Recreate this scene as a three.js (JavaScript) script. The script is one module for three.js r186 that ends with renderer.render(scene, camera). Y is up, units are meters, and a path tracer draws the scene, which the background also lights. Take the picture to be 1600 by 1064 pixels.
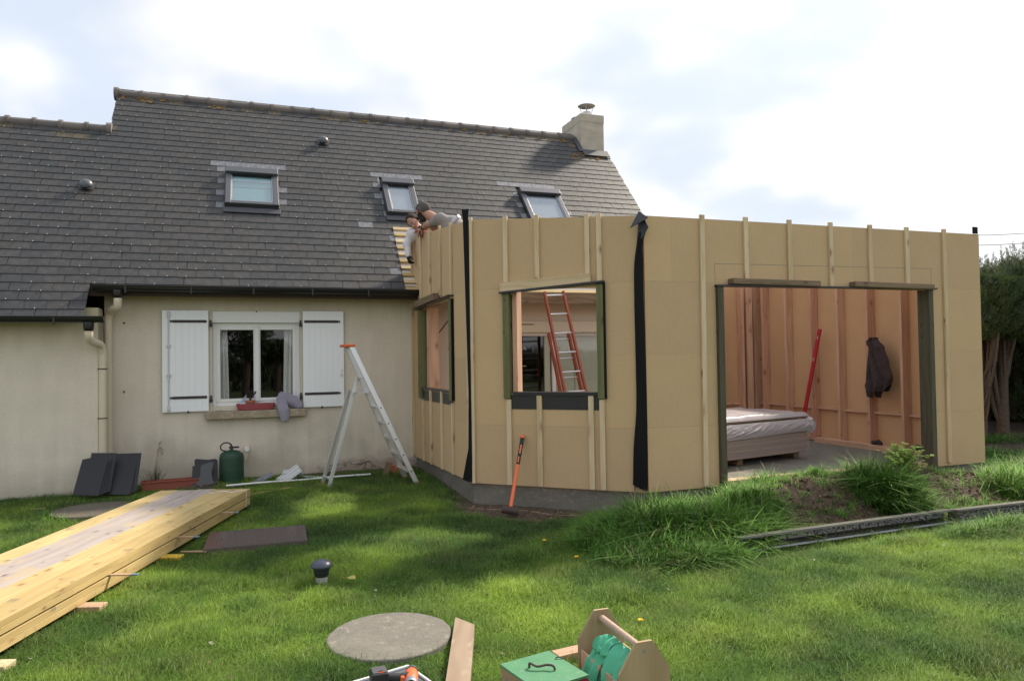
import * as THREE from 'three';
import { RoundedBoxGeometry } from 'three/addons/geometries/RoundedBoxGeometry.js';
import { mergeGeometries, mergeVertices } from 'three/addons/utils/BufferGeometryUtils.js';
import { ImprovedNoise } from 'three/addons/math/ImprovedNoise.js';

// ------------------------------------------------------------------ camera, sky, sun, exposure
const V = (x, y, z) => new THREE.Vector3(x, y, z);
const scene = new THREE.Scene();
const PITCH = 1.28448 * Math.PI / 180, ROLL = 0.87878 * Math.PI / 180, YAW = 19.97887 * Math.PI / 180, FPX = 1120;
const EYE = V(0, 1.6, 0);
const camera = new THREE.PerspectiveCamera(2 * Math.atan(531.25 / FPX) * 180 / Math.PI, 1024 / 680, 0.05, 600);
function camDir(x, y, z) {                       // camera axes (x right, y down, z forward) -> world
  const cr = Math.cos(ROLL), sr = Math.sin(ROLL), cp = Math.cos(PITCH), sp = Math.sin(PITCH), ca = Math.cos(YAW), sa = Math.sin(YAW);
  const x1 = cr * x - sr * y, y1 = sr * x + cr * y, z1 = z;
  const y2 = cp * y1 - sp * z1, z2 = sp * y1 + cp * z1;
  return V(ca * x1 + sa * z2, -y2, sa * x1 - ca * z2);
}
{
  const m = new THREE.Matrix4().makeBasis(camDir(1, 0, 0), camDir(0, -1, 0), camDir(0, 0, -1));
  camera.position.copy(EYE); camera.quaternion.setFromRotationMatrix(m);
}
scene.add(camera);
const SUN = V(1.0, 1.0, -0.47).normalize();
const renderer = new THREE.WebGLRenderer({ antialias: true });
renderer.toneMapping = THREE.LinearToneMapping;
renderer.toneMappingExposure = 3.2;
renderer.shadowMap.enabled = true;
const sun = new THREE.DirectionalLight(0xfff2de, 2.0);
sun.position.copy(SUN).multiplyScalar(40); sun.target.position.set(2, 0, -7);
sun.position.add(sun.target.position);
sun.castShadow = true; sun.shadow.radius = 8; sun.shadow.mapSize.set(4096, 4096);
Object.assign(sun.shadow.camera, { left: -16, right: 16, top: 16, bottom: -16, near: 1, far: 120 });
scene.add(sun, sun.target);

// seeded random and noise
function rng(seed) { let a = seed >>> 0; return () => { a = (a + 0x6D2B79F5) | 0; let t = Math.imul(a ^ (a >>> 15), 1 | a); t = (t + Math.imul(t ^ (t >>> 7), 61 | t)) ^ t; return ((t ^ (t >>> 14)) >>> 0) / 4294967296; }; }
const R0 = rng(20240);
const rr = (a, b, r = R0) => a + (b - a) * r();
const P3 = new ImprovedNoise();
const nz = (x, y, z = 0.37) => P3.noise(x, y, z);
function fbm(x, y, z = 0.3, o = 4) { let s = 0, a = 0.5; for (let i = 0; i < o; i++) { s += a * nz(x, y, z + i * 7.1); x *= 2.03; y *= 2.03; z *= 1.7; a *= 0.5; } return s; }
const clamp = (v, a = 0, b = 1) => Math.min(b, Math.max(a, v));
const sstep = (a, b, v) => { const t = clamp((v - a) / (b - a)); return t * t * (3 - 2 * t); };
const lerp = (a, b, t) => a + (b - a) * t;

{ // the sky: thin bright cloud with a few bluish gaps, brightest round the sun
  const W = 1024, H = 512, d = new Float32Array(W * H * 4);
  for (let j = 0; j < H; j++) {
    const el = ((j + 0.5) / H - 0.5) * Math.PI, cy = Math.cos(el), sy = Math.sin(el);
    for (let i = 0; i < W; i++) {
      const az = ((i + 0.5) / W - 0.5) * 2 * Math.PI, x = Math.cos(az) * cy, z = Math.sin(az) * cy;
      let r, g, b;
      if (sy > -0.02) {
        const q = 1 / (Math.max(sy, 0) + 0.22);
        const n = fbm(x * q * 1.1 + 3.1, z * q * 1.1 + 5.2, 0.4, 5), n2 = fbm(x * q * 2.6 + 9, z * q * 2.6, 2.2, 5);
        const open = sstep(0.02, 0.30, n + 0.35 * n2), thick = 0.5 + 0.5 * n2 * 1.6;
        const c = clamp(x * SUN.x + sy * SUN.y + z * SUN.z);
        const glow = 0.05 * Math.pow(c, 3) + 0.13 * Math.pow(c, 16) + 0.5 * Math.pow(c, 90);
        const L = 0.322 + 0.09 * (0.5 - thick) - 0.06 * 0.7 * sstep(0.05, 0.35, fbm(x * q * 0.7 + 1.7, z * q * 0.7 + 8.8, 1.1, 3)) + glow;
        const blue = [0.212, 0.245, 0.285];
        const o = open * (1 - clamp(glow * 2.2));
        r = lerp(L * 0.992, blue[0] + glow * 0.6, o * 0.8); g = lerp(L, blue[1] + glow * 0.6, o * 0.8); b = lerp(L * 1.022, blue[2] + glow * 0.6, o * 0.5);
      } else { r = 0.05; g = 0.06; b = 0.03; }
      const k = (j * W + i) * 4; d[k] = r; d[k + 1] = g; d[k + 2] = b; d[k + 3] = 1;
    }
  }
  const t = new THREE.DataTexture(d, W, H, THREE.RGBAFormat, THREE.FloatType);
  t.mapping = THREE.EquirectangularReflectionMapping; t.magFilter = THREE.LinearFilter; t.minFilter = THREE.LinearFilter; t.needsUpdate = true;
  scene.background = t; scene.environment = t;
}

// ------------------------------------------------------------------ helpers
const used = new Map();
function numbered(n) { const k = used.get(n) || 0; used.set(n, k + 1); return k ? n + '_' + String(k).padStart(3, '0') : n; }
const wasUsed = () => 0;
function tag(o, label, category, group, kind) { if (label) o.userData.label = label; if (category) o.userData.category = category; if (group) o.userData.group = group; if (kind) o.userData.kind = kind; return o; }
function thing(name, label, category, pos = [0, 0, 0], turn = 0, group) {
  const o = new THREE.Group(); o.name = numbered(name); o.position.set(...pos); o.rotation.y = turn; o.off = V(0, 0, 0); scene.add(o);
  return tag(o, label, category, group);
}
function world(o) { o.off = o.position.clone(); return o; }      // children of this thing are given in world coordinates
function part(name, geo, mat, parent = scene) {
  const top = parent === scene; let n = name;
  if (top) n = numbered(name);
  else { parent.kinds = parent.kinds || {}; const k = parent.kinds[name] || 0; parent.kinds[name] = k + 1; if (k) n = name + '_' + String(k).padStart(3, '0'); }
  if (parent.off && parent.off.lengthSq() > 0) geo.translate(-parent.off.x, -parent.off.y, -parent.off.z);
  const m = new THREE.Mesh(geo, mat); m.name = n; m.castShadow = m.receiveShadow = true; m.off = parent.off; parent.add(m); return m;
}
function sub(name, parent) { const g = new THREE.Group(); parent.kinds = parent.kinds || {}; const k = parent.kinds[name] || 0; parent.kinds[name] = k + 1; g.name = k ? name + '_' + String(k).padStart(3, '0') : name; g.off = parent.off; parent.add(g); return g; }
function struct(name, geo, mat) { const m = part(name, geo, mat); m.userData.kind = 'structure'; return m; }
function ray(px, py) { return camDir((px - 800) / FPX, (py - 532) / FPX, 1); }
function atZ(px, py, z) { const d = ray(px, py); return d.multiplyScalar((z - EYE.z) / d.z).add(EYE); }
function atY(px, py, y) { const d = ray(px, py); return d.multiplyScalar((y - EYE.y) / d.y).add(EYE); }

// metre uvs from the dominant face direction; u runs along the longest side (the grain)
function metreUV(g, seed = R0() * 50, grain) {
  if (g.index) g = g.toNonIndexed();
  g.computeBoundingBox(); const s = g.boundingBox.getSize(V(0, 0, 0)).toArray();
  const L = grain ?? s.indexOf(Math.max(...s)), p = g.attributes.position, uv = new Float32Array(p.count * 2), o1 = seed * 0.731, o2 = seed * 0.417;
  const a = V(0, 0, 0), b = V(0, 0, 0), c = V(0, 0, 0);
  for (let i = 0; i < p.count; i += 3) {
    a.fromBufferAttribute(p, i); b.fromBufferAttribute(p, i + 1).sub(a); c.fromBufferAttribute(p, i + 2).sub(a); b.cross(c);
    const n = [Math.abs(b.x), Math.abs(b.y), Math.abs(b.z)], k = n.indexOf(Math.max(...n));
    let ax = [0, 1, 2].filter((q) => q !== k); if (ax[1] === L) ax = [ax[1], ax[0]];
    for (let j = 0; j < 3; j++) { const q = [p.getX(i + j), p.getY(i + j), p.getZ(i + j)]; uv[(i + j) * 2] = q[ax[0]] + o1; uv[(i + j) * 2 + 1] = q[ax[1]] + o2 + (k === L ? 7.3 : k * 0.37); }
  }
  g.setAttribute('uv', new THREE.BufferAttribute(uv, 2)); return g;
}
function box(w, h, d, x = 0, y = 0, z = 0, r = 0.002, seed) {
  const g0 = r > 0 ? new RoundedBoxGeometry(w, h, d, 1, Math.min(r, w * 0.4, h * 0.4, d * 0.4)) : new THREE.BoxGeometry(w, h, d);
  const g = metreUV(g0, seed); g.translate(x, y, z); return g;
}
// a bar of section w x t from a to b; w is measured along 'side'
function bar(a, b, w, t, side = V(0, 0, 1), r = 0.002, seed) {
  const y = b.clone().sub(a), L = y.length(); y.normalize();
  const zA = y.clone().cross(side).normalize(), x = zA.clone().cross(y).negate();
  const g = box(w, L, t, 0, 0, 0, r, seed);
  const xx = side.clone().addScaledVector(y, -side.dot(y)).normalize(), zz = xx.clone().cross(y);
  g.applyMatrix4(new THREE.Matrix4().makeBasis(xx, y, zz).setPosition(a.clone().add(b).multiplyScalar(0.5))); return g;
}
function cyl(a, b, r0, r1 = r0, seg = 12) {
  const y = b.clone().sub(a), L = y.length(), g = new THREE.CylinderGeometry(r1, r0, L, seg);
  g.applyQuaternion(new THREE.Quaternion().setFromUnitVectors(V(0, 1, 0), y.normalize())); const m = a.clone().add(b).multiplyScalar(0.5); g.translate(m.x, m.y, m.z); return g;
}
function tube(pts, r, seg = 40, rad = 8) { return new THREE.TubeGeometry(new THREE.CatmullRomCurve3(pts), seg, r, rad); }
function lathe(prof, seg = 24) { return new THREE.LatheGeometry(prof.map(([x, y]) => new THREE.Vector2(x, y)), seg); }
function prism(poly, z0, z1, seed) {                   // polygon in x,y pulled from z0 to z1
  const s = new THREE.Shape(poly.map(([x, y]) => new THREE.Vector2(x, y))), g = new THREE.ExtrudeGeometry(s, { depth: z1 - z0, bevelEnabled: false, steps: 1 });
  g.translate(0, 0, z0); return metreUV(g, seed);
}
const merge = (list) => mergeGeometries(list.map((g) => { const q = g.index ? g.toNonIndexed() : g; for (const k of Object.keys(q.attributes)) if (!['position', 'normal', 'uv'].includes(k)) q.deleteAttribute(k); return q; }));
// a soft tube of cloth: rings along a path, each [x,y,z, ra, rb], with lengthwise folds
function cloth(path, side, folds = 6, amp = 0.15, seed = 1, n = 36, rings = 30) {
  const C = new THREE.CatmullRomCurve3(path.map((p) => V(p[0], p[1], p[2])));
  const pos = [], idx = [], uv = [];
  for (let i = 0; i <= rings; i++) {
    const t = i / rings, f = t * (path.length - 1), k = Math.min(path.length - 2, Math.floor(f)), w = f - k;
    const c = C.getPoint(t), T = C.getTangent(t), A = side.clone().addScaledVector(T, -side.dot(T)).normalize(), B = T.clone().cross(A);
    let ra = lerp(path[k][3], path[k + 1][3], w), rb = lerp(path[k][4], path[k + 1][4], w);
    if (i === 0 || i === rings) { ra *= 0.25; rb *= 0.25; }
    for (let j = 0; j < n; j++) {
      const th = j / n * Math.PI * 2;
      const rid = (k, o) => 0.32 - Math.abs(1.7 * fbm(Math.cos(th) * k + seed * 3.1 + o, Math.sin(th) * k + t * 1.1, t * k * 2.4 + seed, 3));
      let q = 1 + amp * (0.6 - 1.5 * Math.abs(Math.sin(0.5 * folds * th + 2.5 * fbm(t * 2.5, seed) + seed))) + amp * 1.9 * rid(1.5, 0) + amp * 0.9 * rid(3.4, 5);
      pos.push(c.x + A.x * Math.cos(th) * ra * q + B.x * Math.sin(th) * rb * q, c.y + A.y * Math.cos(th) * ra * q + B.y * Math.sin(th) * rb * q, c.z + A.z * Math.cos(th) * ra * q + B.z * Math.sin(th) * rb * q);
      uv.push(j / n, t);
    }
  }
  for (let i = 0; i < rings; i++) for (let j = 0; j < n; j++) { const a = i * n + j, b = i * n + (j + 1) % n; idx.push(a, b, a + n, b, b + n, a + n); }
  for (const e of [0, rings]) { const c = pos.length / 3, m = [0, 0, 0]; for (let j = 0; j < n; j++) for (let q = 0; q < 3; q++) m[q] += pos[(e * n + j) * 3 + q] / n; pos.push(...m); uv.push(0.5, 0.5); for (let j = 0; j < n; j++) { const a = e * n + j, b = e * n + (j + 1) % n; e ? idx.push(a, b, c) : idx.push(b, a, c); } }
  const g = new THREE.BufferGeometry(); g.setAttribute('position', new THREE.Float32BufferAttribute(pos, 3)); g.setAttribute('uv', new THREE.Float32BufferAttribute(uv, 2)); g.setIndex(idx); g.computeVertexNormals(); return g;
}
// surface nets: the zero surface of a distance field
function nets(f, lo, hi, cell) {
  const n = [0, 1, 2].map((k) => Math.ceil((hi[k] - lo[k]) / cell) + 1), S = n[0] * n[1], F = new Float32Array(S * n[2]);
  for (let k = 0; k < n[2]; k++) for (let j = 0; j < n[1]; j++) for (let i = 0; i < n[0]; i++) F[i + j * n[0] + k * S] = f(lo[0] + i * cell, lo[1] + j * cell, lo[2] + k * cell);
  const id = new Int32Array(S * n[2]).fill(-1), pos = [], idx = [];
  for (let k = 0; k < n[2] - 1; k++) for (let j = 0; j < n[1] - 1; j++) for (let i = 0; i < n[0] - 1; i++) {
    let c = 0, x = 0, y = 0, z = 0; const at = (a, b, d) => F[i + a + (j + b) * n[0] + (k + d) * S];
    const edge = (a, b, d, a2, b2, d2) => { const p = at(a, b, d), q = at(a2, b2, d2); if ((p < 0) !== (q < 0)) { const t = p / (p - q); c++; x += a + (a2 - a) * t; y += b + (b2 - b) * t; z += d + (d2 - d) * t; } };
    for (const [a, b] of [[0, 0], [0, 1], [1, 0], [1, 1]]) { edge(0, a, b, 1, a, b); edge(a, 0, b, a, 1, b); edge(a, b, 0, a, b, 1); }
    if (c) { id[i + j * n[0] + k * S] = pos.length / 3; pos.push(lo[0] + (i + x / c) * cell, lo[1] + (j + y / c) * cell, lo[2] + (k + z / c) * cell); }
  }
  const quad = (a, b, c, d, flip) => { if (a < 0 || b < 0 || c < 0 || d < 0) return; flip ? idx.push(a, c, b, b, c, d) : idx.push(a, b, c, b, d, c); };
  for (let k = 1; k < n[2] - 1; k++) for (let j = 1; j < n[1] - 1; j++) for (let i = 1; i < n[0] - 1; i++) {
    const o = i + j * n[0] + k * S, s = F[o] < 0;
    if (s !== F[o + 1] < 0) quad(id[o - n[0] - S], id[o - S], id[o - n[0]], id[o], !s);
    if (s !== F[o + n[0]] < 0) quad(id[o - 1 - S], id[o - S], id[o - 1], id[o], s);
    if (s !== F[o + S] < 0) quad(id[o - 1 - n[0]], id[o - n[0]], id[o - 1], id[o], !s);
  }
  const g = new THREE.BufferGeometry(); g.setAttribute('position', new THREE.Float32BufferAttribute(pos, 3)); g.setIndex(idx); g.computeVertexNormals(); return g;
}
function capsule(px, py, pz, a, b, r0, r1) { const bx = b[0] - a[0], by = b[1] - a[1], bz = b[2] - a[2], x = px - a[0], y = py - a[1], z = pz - a[2]; const t = clamp((x * bx + y * by + z * bz) / (bx * bx + by * by + bz * bz + 1e-9)); return Math.hypot(x - bx * t, y - by * t, z - bz * t) - lerp(r0, r1, t); }
const smin = (a, b, k) => { const h = clamp(0.5 + 0.5 * (b - a) / k); return lerp(b, a, h) - k * h * (1 - h); };
function body(bones, cell, k = 0.03) {
  const lo = [1e9, 1e9, 1e9], hi = [-1e9, -1e9, -1e9];
  for (const [a, b, r0, r1] of bones) for (let q = 0; q < 3; q++) { lo[q] = Math.min(lo[q], a[q] - r0, b[q] - r1); hi[q] = Math.max(hi[q], a[q] + r0, b[q] + r1); }
  const m = cell * 3; for (let q = 0; q < 3; q++) { lo[q] -= m; hi[q] += m; }
  return nets((x, y, z) => { let d = 1e9; for (const [a, b, r0, r1] of bones) d = smin(d, capsule(x, y, z, a, b, r0, r1), k); return d; }, lo, hi, cell);
}

// ------------------------------------------------------------------ textures and materials
const S2 = (v) => v <= 0.0031308 ? v * 12.92 : 1.055 * Math.pow(v, 1 / 2.4) - 0.055;
function texture(W, H, fn, srgb = true) {
  const d = new Uint8Array(W * H * 4);
  for (let j = 0; j < H; j++) for (let i = 0; i < W; i++) { const c = fn(i / W, j / H), k = (j * W + i) * 4; for (let q = 0; q < 3; q++) d[k + q] = 255 * clamp(srgb ? S2(clamp(c[q])) : c[q]); d[k + 3] = 255; }
  const t = new THREE.DataTexture(d, W, H); t.wrapS = t.wrapT = THREE.RepeatWrapping; t.magFilter = THREE.LinearFilter; t.minFilter = THREE.LinearMipmapLinearFilter; t.generateMipmaps = true;
  if (srgb) t.colorSpace = THREE.SRGBColorSpace; t.needsUpdate = true; return t;
}
const per = (u, v, fx, fy, z) => { // periodic-ish noise: blend at the tile border
  const a = nz(u * fx, v * fy, z), b = nz((u - 1) * fx, v * fy, z), c = nz(u * fx, (v - 1) * fy, z), d = nz((u - 1) * fx, (v - 1) * fy, z), s = sstep(0.8, 1, u), t = sstep(0.8, 1, v);
  return lerp(lerp(a, b, s), lerp(c, d, s), t);
};
const mixc = (a, b, t) => [lerp(a[0], b[0], t), lerp(a[1], b[1], t), lerp(a[2], b[2], t)];
function woodTex(light, dark, knot, seed, { rings = 9, contrast = 1, knots = 5, stain = null, blocks = false, knotR = 1 } = {}) {
  const r = rng(seed), K = [...Array(knots)].map(() => [r(), r(), (0.006 + 0.010 * r()) * knotR, 0.5 + 0.5 * r()]);
  return texture(512, 256, (u, v) => {
    let warp = 0.16 * per(u, v, 3, 2, seed) + 0.03 * per(u, v, 14, 5, seed + 3), kd = 0;
    for (const [ku, kv, kr, ks] of K) { let du = Math.abs(u - ku); du = Math.min(du, 1 - du) * 2; let dv = Math.abs(v - kv); dv = Math.min(dv, 1 - dv) * 0.5; const d = Math.hypot(du * 0.6, dv) / kr; kd = Math.max(kd, ks * Math.exp(-d * d * 0.7)); warp += 0.10 * Math.exp(-d * d * 0.08) * (v > kv ? 1 : -1) * 0.4; }
    const g = 0.5 + 0.5 * Math.sin((v + warp) * rings * 6.283), fine = 0.5 + 0.5 * per(u, v, 8, 90, seed + 9);
    let c = mixc(light, dark, clamp(contrast * (0.55 * g * g + 0.45 * fine)));
    if (blocks) { const vb = Math.floor(v * 4), us = u * 3 + ((vb * 0.37) % 1), ub = Math.floor(us) % 3, h = Math.abs(Math.sin((ub * 12.9898 + vb * 78.233 + seed)) * 43758.5453) % 1, h2 = Math.abs(Math.sin((ub * 39.3 + vb * 11.1 + seed)) * 24634.6) % 1; c = c.map((q) => q * (0.90 + 0.2 * h)); const e = us - Math.floor(us); if (h2 > 0.45 && e < 0.13 && v * 4 - vb > 0.15 && v * 4 - vb < 0.75) c = mixc(c, [0.17, 0.15, 0.10], 0.62 * sstep(0.13, 0.02, e + 0.04 * per(u, v, 40, 30, 3))); }
    const tone = 1 + 0.16 * per(u, v, 4, 4, seed + 20); c = c.map((q) => q * tone);
    if (stain) c = mixc(c, stain, clamp(0.9 * sstep(0.05, 0.45, per(u, v, 7, 3, seed + 31) + 0.3 * per(u, v, 30, 14, seed + 40))));
    return mixc(c, knot, kd);
  });
}
function mat(o) { return new THREE.MeshStandardMaterial({ roughness: 0.8, ...o }); }
const lin = (r, g, b) => new THREE.Color().setRGB(r, g, b);
function tiled(t, su, sv) { const c = t.clone(); c.repeat.set(1 / su, 1 / sv); c.needsUpdate = true; return c; }
const fineT = texture(256, 256, (u, v) => { const q = 0.5 + 0.35 * per(u, v, 40, 40, 1) + 0.35 * per(u, v, 90, 90, 4); return [q, q, q]; }, false);
const mediumT = texture(256, 256, (u, v) => { const q = 0.5 + 0.5 * per(u, v, 12, 12, 2) + 0.3 * per(u, v, 36, 36, 6); return [q, q, q]; }, false);
const wood = (l, d, k, seed, o, extra) => { const t = tiled(woodTex(l, d, k, seed, o), 2, 0.5); return mat({ map: t, roughness: 0.72, bumpMap: t, bumpScale: 0.0006, ...extra }); };
const M = {
  lath: wood([0.66, 0.54, 0.36], [0.55, 0.42, 0.25], [0.19, 0.08, 0.035], 11, { rings: 5, knots: 7, knotR: 2 }),
  lath2: wood([0.62, 0.49, 0.31], [0.50, 0.37, 0.20], [0.18, 0.07, 0.03], 12, { rings: 6, knots: 9, knotR: 2 }),
  stud: wood([0.60, 0.355, 0.245], [0.47, 0.25, 0.16], [0.18, 0.06, 0.03], 13, { rings: 7, knots: 6, knotR: 1.8 }),
  stud2: wood([0.64, 0.41, 0.28], [0.52, 0.30, 0.19], [0.18, 0.06, 0.03], 14, { rings: 4, knots: 5, knotR: 1.8 }),
  treated: wood([0.17, 0.17, 0.075], [0.10, 0.10, 0.035], [0.02, 0.02, 0.015], 15, { rings: 5, knots: 9 }),
  darkpost: wood([0.085, 0.075, 0.045], [0.05, 0.045, 0.025], [0.02, 0.015, 0.01], 16, { rings: 7, knots: 6 }),
  weathered: wood([0.24, 0.17, 0.10], [0.13, 0.085, 0.05], [0.05, 0.03, 0.02], 17, { rings: 8, knots: 6 }),
  glulam: wood([0.50, 0.375, 0.165], [0.42, 0.285, 0.105], [0.22, 0.10, 0.04], 18, { rings: 5, knots: 9, contrast: 0.8, blocks: true }),
  glulam2: wood([0.53, 0.41, 0.195], [0.45, 0.315, 0.125], [0.25, 0.12, 0.05], 19, { rings: 7, knots: 12, contrast: 0.8, blocks: true }),
  greybeam: wood([0.41, 0.355, 0.325], [0.33, 0.275, 0.25], [0.12, 0.08, 0.065], 20, { rings: 4, knots: 14, contrast: 0.9, stain: [0.45, 0.36, 0.24] }),
  ply: wood([0.40, 0.30, 0.18], [0.29, 0.20, 0.11], [0.16, 0.08, 0.04], 21, { rings: 2.2, knots: 4 }),
  dowel: wood([0.46, 0.33, 0.255], [0.39, 0.27, 0.20], [0.40, 0.22, 0.14], 22, { rings: 6, knots: 1 }),
  offcut: wood([0.34, 0.255, 0.18], [0.25, 0.175, 0.115], [0.13, 0.06, 0.03], 23, { rings: 4, knots: 4, stain: [0.40, 0.32, 0.25] }),
  pinkcut: wood([0.48, 0.32, 0.22], [0.39, 0.24, 0.15], [0.2, 0.09, 0.05], 24, { rings: 6, knots: 3 }),
  redwood: wood([0.42, 0.11, 0.09], [0.33, 0.07, 0.06], [0.15, 0.03, 0.03], 25, { rings: 3, knots: 2 }),
};
{
  const t = texture(512, 512, (u, v) => { const q = 1 + 0.04 * per(u, v, 4, 4, 3) + 0.03 * per(u, v, 60, 12, 5) + 0.09 * per(u, v, 110, 110, 8), w = 0.5 + 0.5 * per(u, v, 2, 3, 12); return [0.545 * q, (0.384 + 0.010 * w) * q, (0.214 + 0.012 * w) * q]; });
  M.board = mat({ map: tiled(t, 1.3, 1.3), roughness: 0.9, bumpMap: tiled(fineT, 0.25, 0.25), bumpScale: 0.0004 });
  M.boards = [M.board, M.board.clone(), M.board.clone()]; M.boards[1].color = lin(1.04, 1.03, 1.01); M.boards[2].color = lin(0.955, 0.955, 0.965);
  M.boardIn = mat({ map: tiled(t, 1.1, 1.1), color: lin(1.10, 0.95, 0.91), roughness: 0.9, bumpMap: tiled(fineT, 0.25, 0.25), bumpScale: 0.0004 });
}
M.epdm = new THREE.MeshPhysicalMaterial({ color: lin(0.008, 0.008, 0.009), specularIntensity: 0.35, roughness: 0.75, bumpMap: tiled(mediumT, 0.12, 0.12), bumpScale: 0.0008 });
M.foldRubber = mat({ color: lin(0.03, 0.034, 0.042), roughness: 0.6 });
M.membrane = mat({ color: lin(0.014, 0.016, 0.02), roughness: 0.28, bumpMap: tiled(mediumT, 0.2, 0.2), bumpScale: 0.0012 });
M.pencil = mat({ color: lin(0.20, 0.20, 0.17), roughness: 0.9 });
const concreteT = texture(512, 512, (u, v) => { const a = per(u, v, 5, 5, 1), b = per(u, v, 22, 22, 3), c = per(u, v, 80, 80, 5), q = 1 + 0.22 * a + 0.16 * b + 0.18 * c, spot = sstep(0.42, 0.6, b + 0.4 * c) * 0.25; return [0.150 * q + spot * 0.2, 0.139 * q + spot * 0.2, 0.118 * q + spot * 0.17]; });
M.concrete = mat({ map: tiled(concreteT, 1.1, 1.1), color: lin(1.1, 1.1, 1.1), roughness: 0.92, bumpMap: tiled(mediumT, 0.35, 0.35), bumpScale: 0.003 });
M.slab = mat({ map: tiled(concreteT, 2.2, 2.2), color: lin(1.7, 1.65, 1.6), roughness: 0.85 });
M.concreteDark = mat({ map: tiled(concreteT, 0.9, 0.9), color: lin(0.62, 0.58, 0.52), roughness: 0.95, bumpMap: tiled(mediumT, 0.2, 0.2), bumpScale: 0.004 });
M.pvc = mat({ color: lin(0.62, 0.55, 0.42), roughness: 0.42 });
M.white = mat({ color: lin(0.76, 0.77, 0.77), roughness: 0.38 });
M.shutter = mat({ color: lin(0.84, 0.87, 0.90), roughness: 0.5, bumpMap: tiled(fineT, 0.08, 0.6), bumpScale: 0.0002 });
M.iron = mat({ color: lin(0.035, 0.026, 0.032), roughness: 0.55 });
M.gutter = mat({ color: lin(0.012, 0.012, 0.014), roughness: 0.32 });
M.zinc = mat({ color: lin(0.33, 0.345, 0.37), roughness: 0.42, metalness: 0.55 });
M.frameGrey = mat({ color: lin(0.10, 0.104, 0.118), roughness: 0.42, metalness: 0.3 });
M.lead = mat({ color: lin(0.055, 0.058, 0.07), roughness: 0.6 });
M.ventGrey = mat({ color: lin(0.085, 0.095, 0.11), roughness: 0.4 });
M.alu = mat({ color: lin(0.66, 0.67, 0.68), roughness: 0.38, metalness: 0.75 });
M.galv = mat({ color: lin(0.60, 0.60, 0.58), roughness: 0.45, metalness: 0.7, bumpMap: tiled(mediumT, 0.2, 0.2), bumpScale: 0.001 });
M.orange = mat({ color: lin(0.72, 0.135, 0.03), roughness: 0.5 });
M.orangeFibre = mat({ color: lin(0.34, 0.088, 0.05), roughness: 0.5 });
M.sledge = mat({ color: lin(0.78, 0.15, 0.05), roughness: 0.45 });
M.rubber = mat({ color: lin(0.022, 0.022, 0.024), roughness: 0.75 });
M.rust = mat({ color: lin(0.085, 0.06, 0.048), roughness: 0.8, metalness: 0.2, bumpMap: tiled(mediumT, 0.08, 0.08), bumpScale: 0.001 });
M.glass = new THREE.MeshPhysicalMaterial({ color: 0xffffff, transmission: 1, roughness: 0, thickness: 0, ior: 1.52 });
M.dark = mat({ color: lin(0.05, 0.047, 0.042), roughness: 0.9 });
M.curtain = mat({ color: lin(0.66, 0.67, 0.65), roughness: 0.9, side: THREE.DoubleSide });
M.blind = mat({ color: lin(0.16, 0.29, 0.33), roughness: 0.7 });
M.blindGrey = mat({ color: lin(0.20, 0.26, 0.32), roughness: 0.7 });
M.shade = mat({ color: lin(0.42, 0.45, 0.36), roughness: 0.8 });
M.underlay = mat({ color: lin(0.72, 0.70, 0.64), roughness: 0.8 });
M.palletA = mat({ color: lin(0.20, 0.125, 0.085), roughness: 0.8 }); M.palletB = mat({ color: lin(0.24, 0.155, 0.105), roughness: 0.8 });
M.deck = mat({ color: lin(0.05, 0.035, 0.025), roughness: 0.9 });
M.gasGreen = mat({ color: lin(0.016, 0.055, 0.032), roughness: 0.55, bumpMap: tiled(mediumT, 0.3, 0.3), bumpScale: 0.001 });
M.brick = mat({ map: tiled(texture(256, 256, (u, v) => { const q = 1 + 0.25 * per(u, v, 10, 10, 2) + 0.2 * per(u, v, 50, 50, 4); return [0.42 * q, 0.15 * q, 0.085 * q]; }), 0.3, 0.3), roughness: 0.9 });
M.terracotta = mat({ color: lin(0.24, 0.062, 0.038), roughness: 0.75, bumpMap: tiled(mediumT, 0.2, 0.2), bumpScale: 0.001 });
M.maroon = mat({ color: lin(0.30, 0.06, 0.075), roughness: 0.45 });
M.slateNew = mat({ color: lin(0.015, 0.0165, 0.021), roughness: 0.6, bumpMap: tiled(mediumT, 0.25, 0.25), bumpScale: 0.0015 });
M.slateOld = mat({ color: lin(0.075, 0.075, 0.08), roughness: 0.7, bumpMap: tiled(mediumT, 0.2, 0.2), bumpScale: 0.0015 });
M.tileWhite = mat({ color: lin(0.55, 0.56, 0.57), roughness: 0.6, bumpMap: tiled(mediumT, 0.3, 0.3), bumpScale: 0.002 });
M.tileUnder = mat({ color: lin(0.24, 0.25, 0.30), roughness: 0.8 });
M.redLevel = mat({ color: lin(0.42, 0.022, 0.035), roughness: 0.4 });
M.bark = mat({ map: tiled(texture(256, 256, (u, v) => { const q = 0.75 + 0.4 * per(u, v, 26, 6, 2) + 0.3 * per(u, v, 70, 14, 4); return [0.135 * q, 0.10 * q, 0.075 * q]; }), 0.5, 0.5), roughness: 0.95, bumpMap: tiled(mediumT, 0.2, 0.6), bumpScale: 0.01 });
M.wire = mat({ color: lin(0.05, 0.05, 0.055), roughness: 0.6 });
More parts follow.
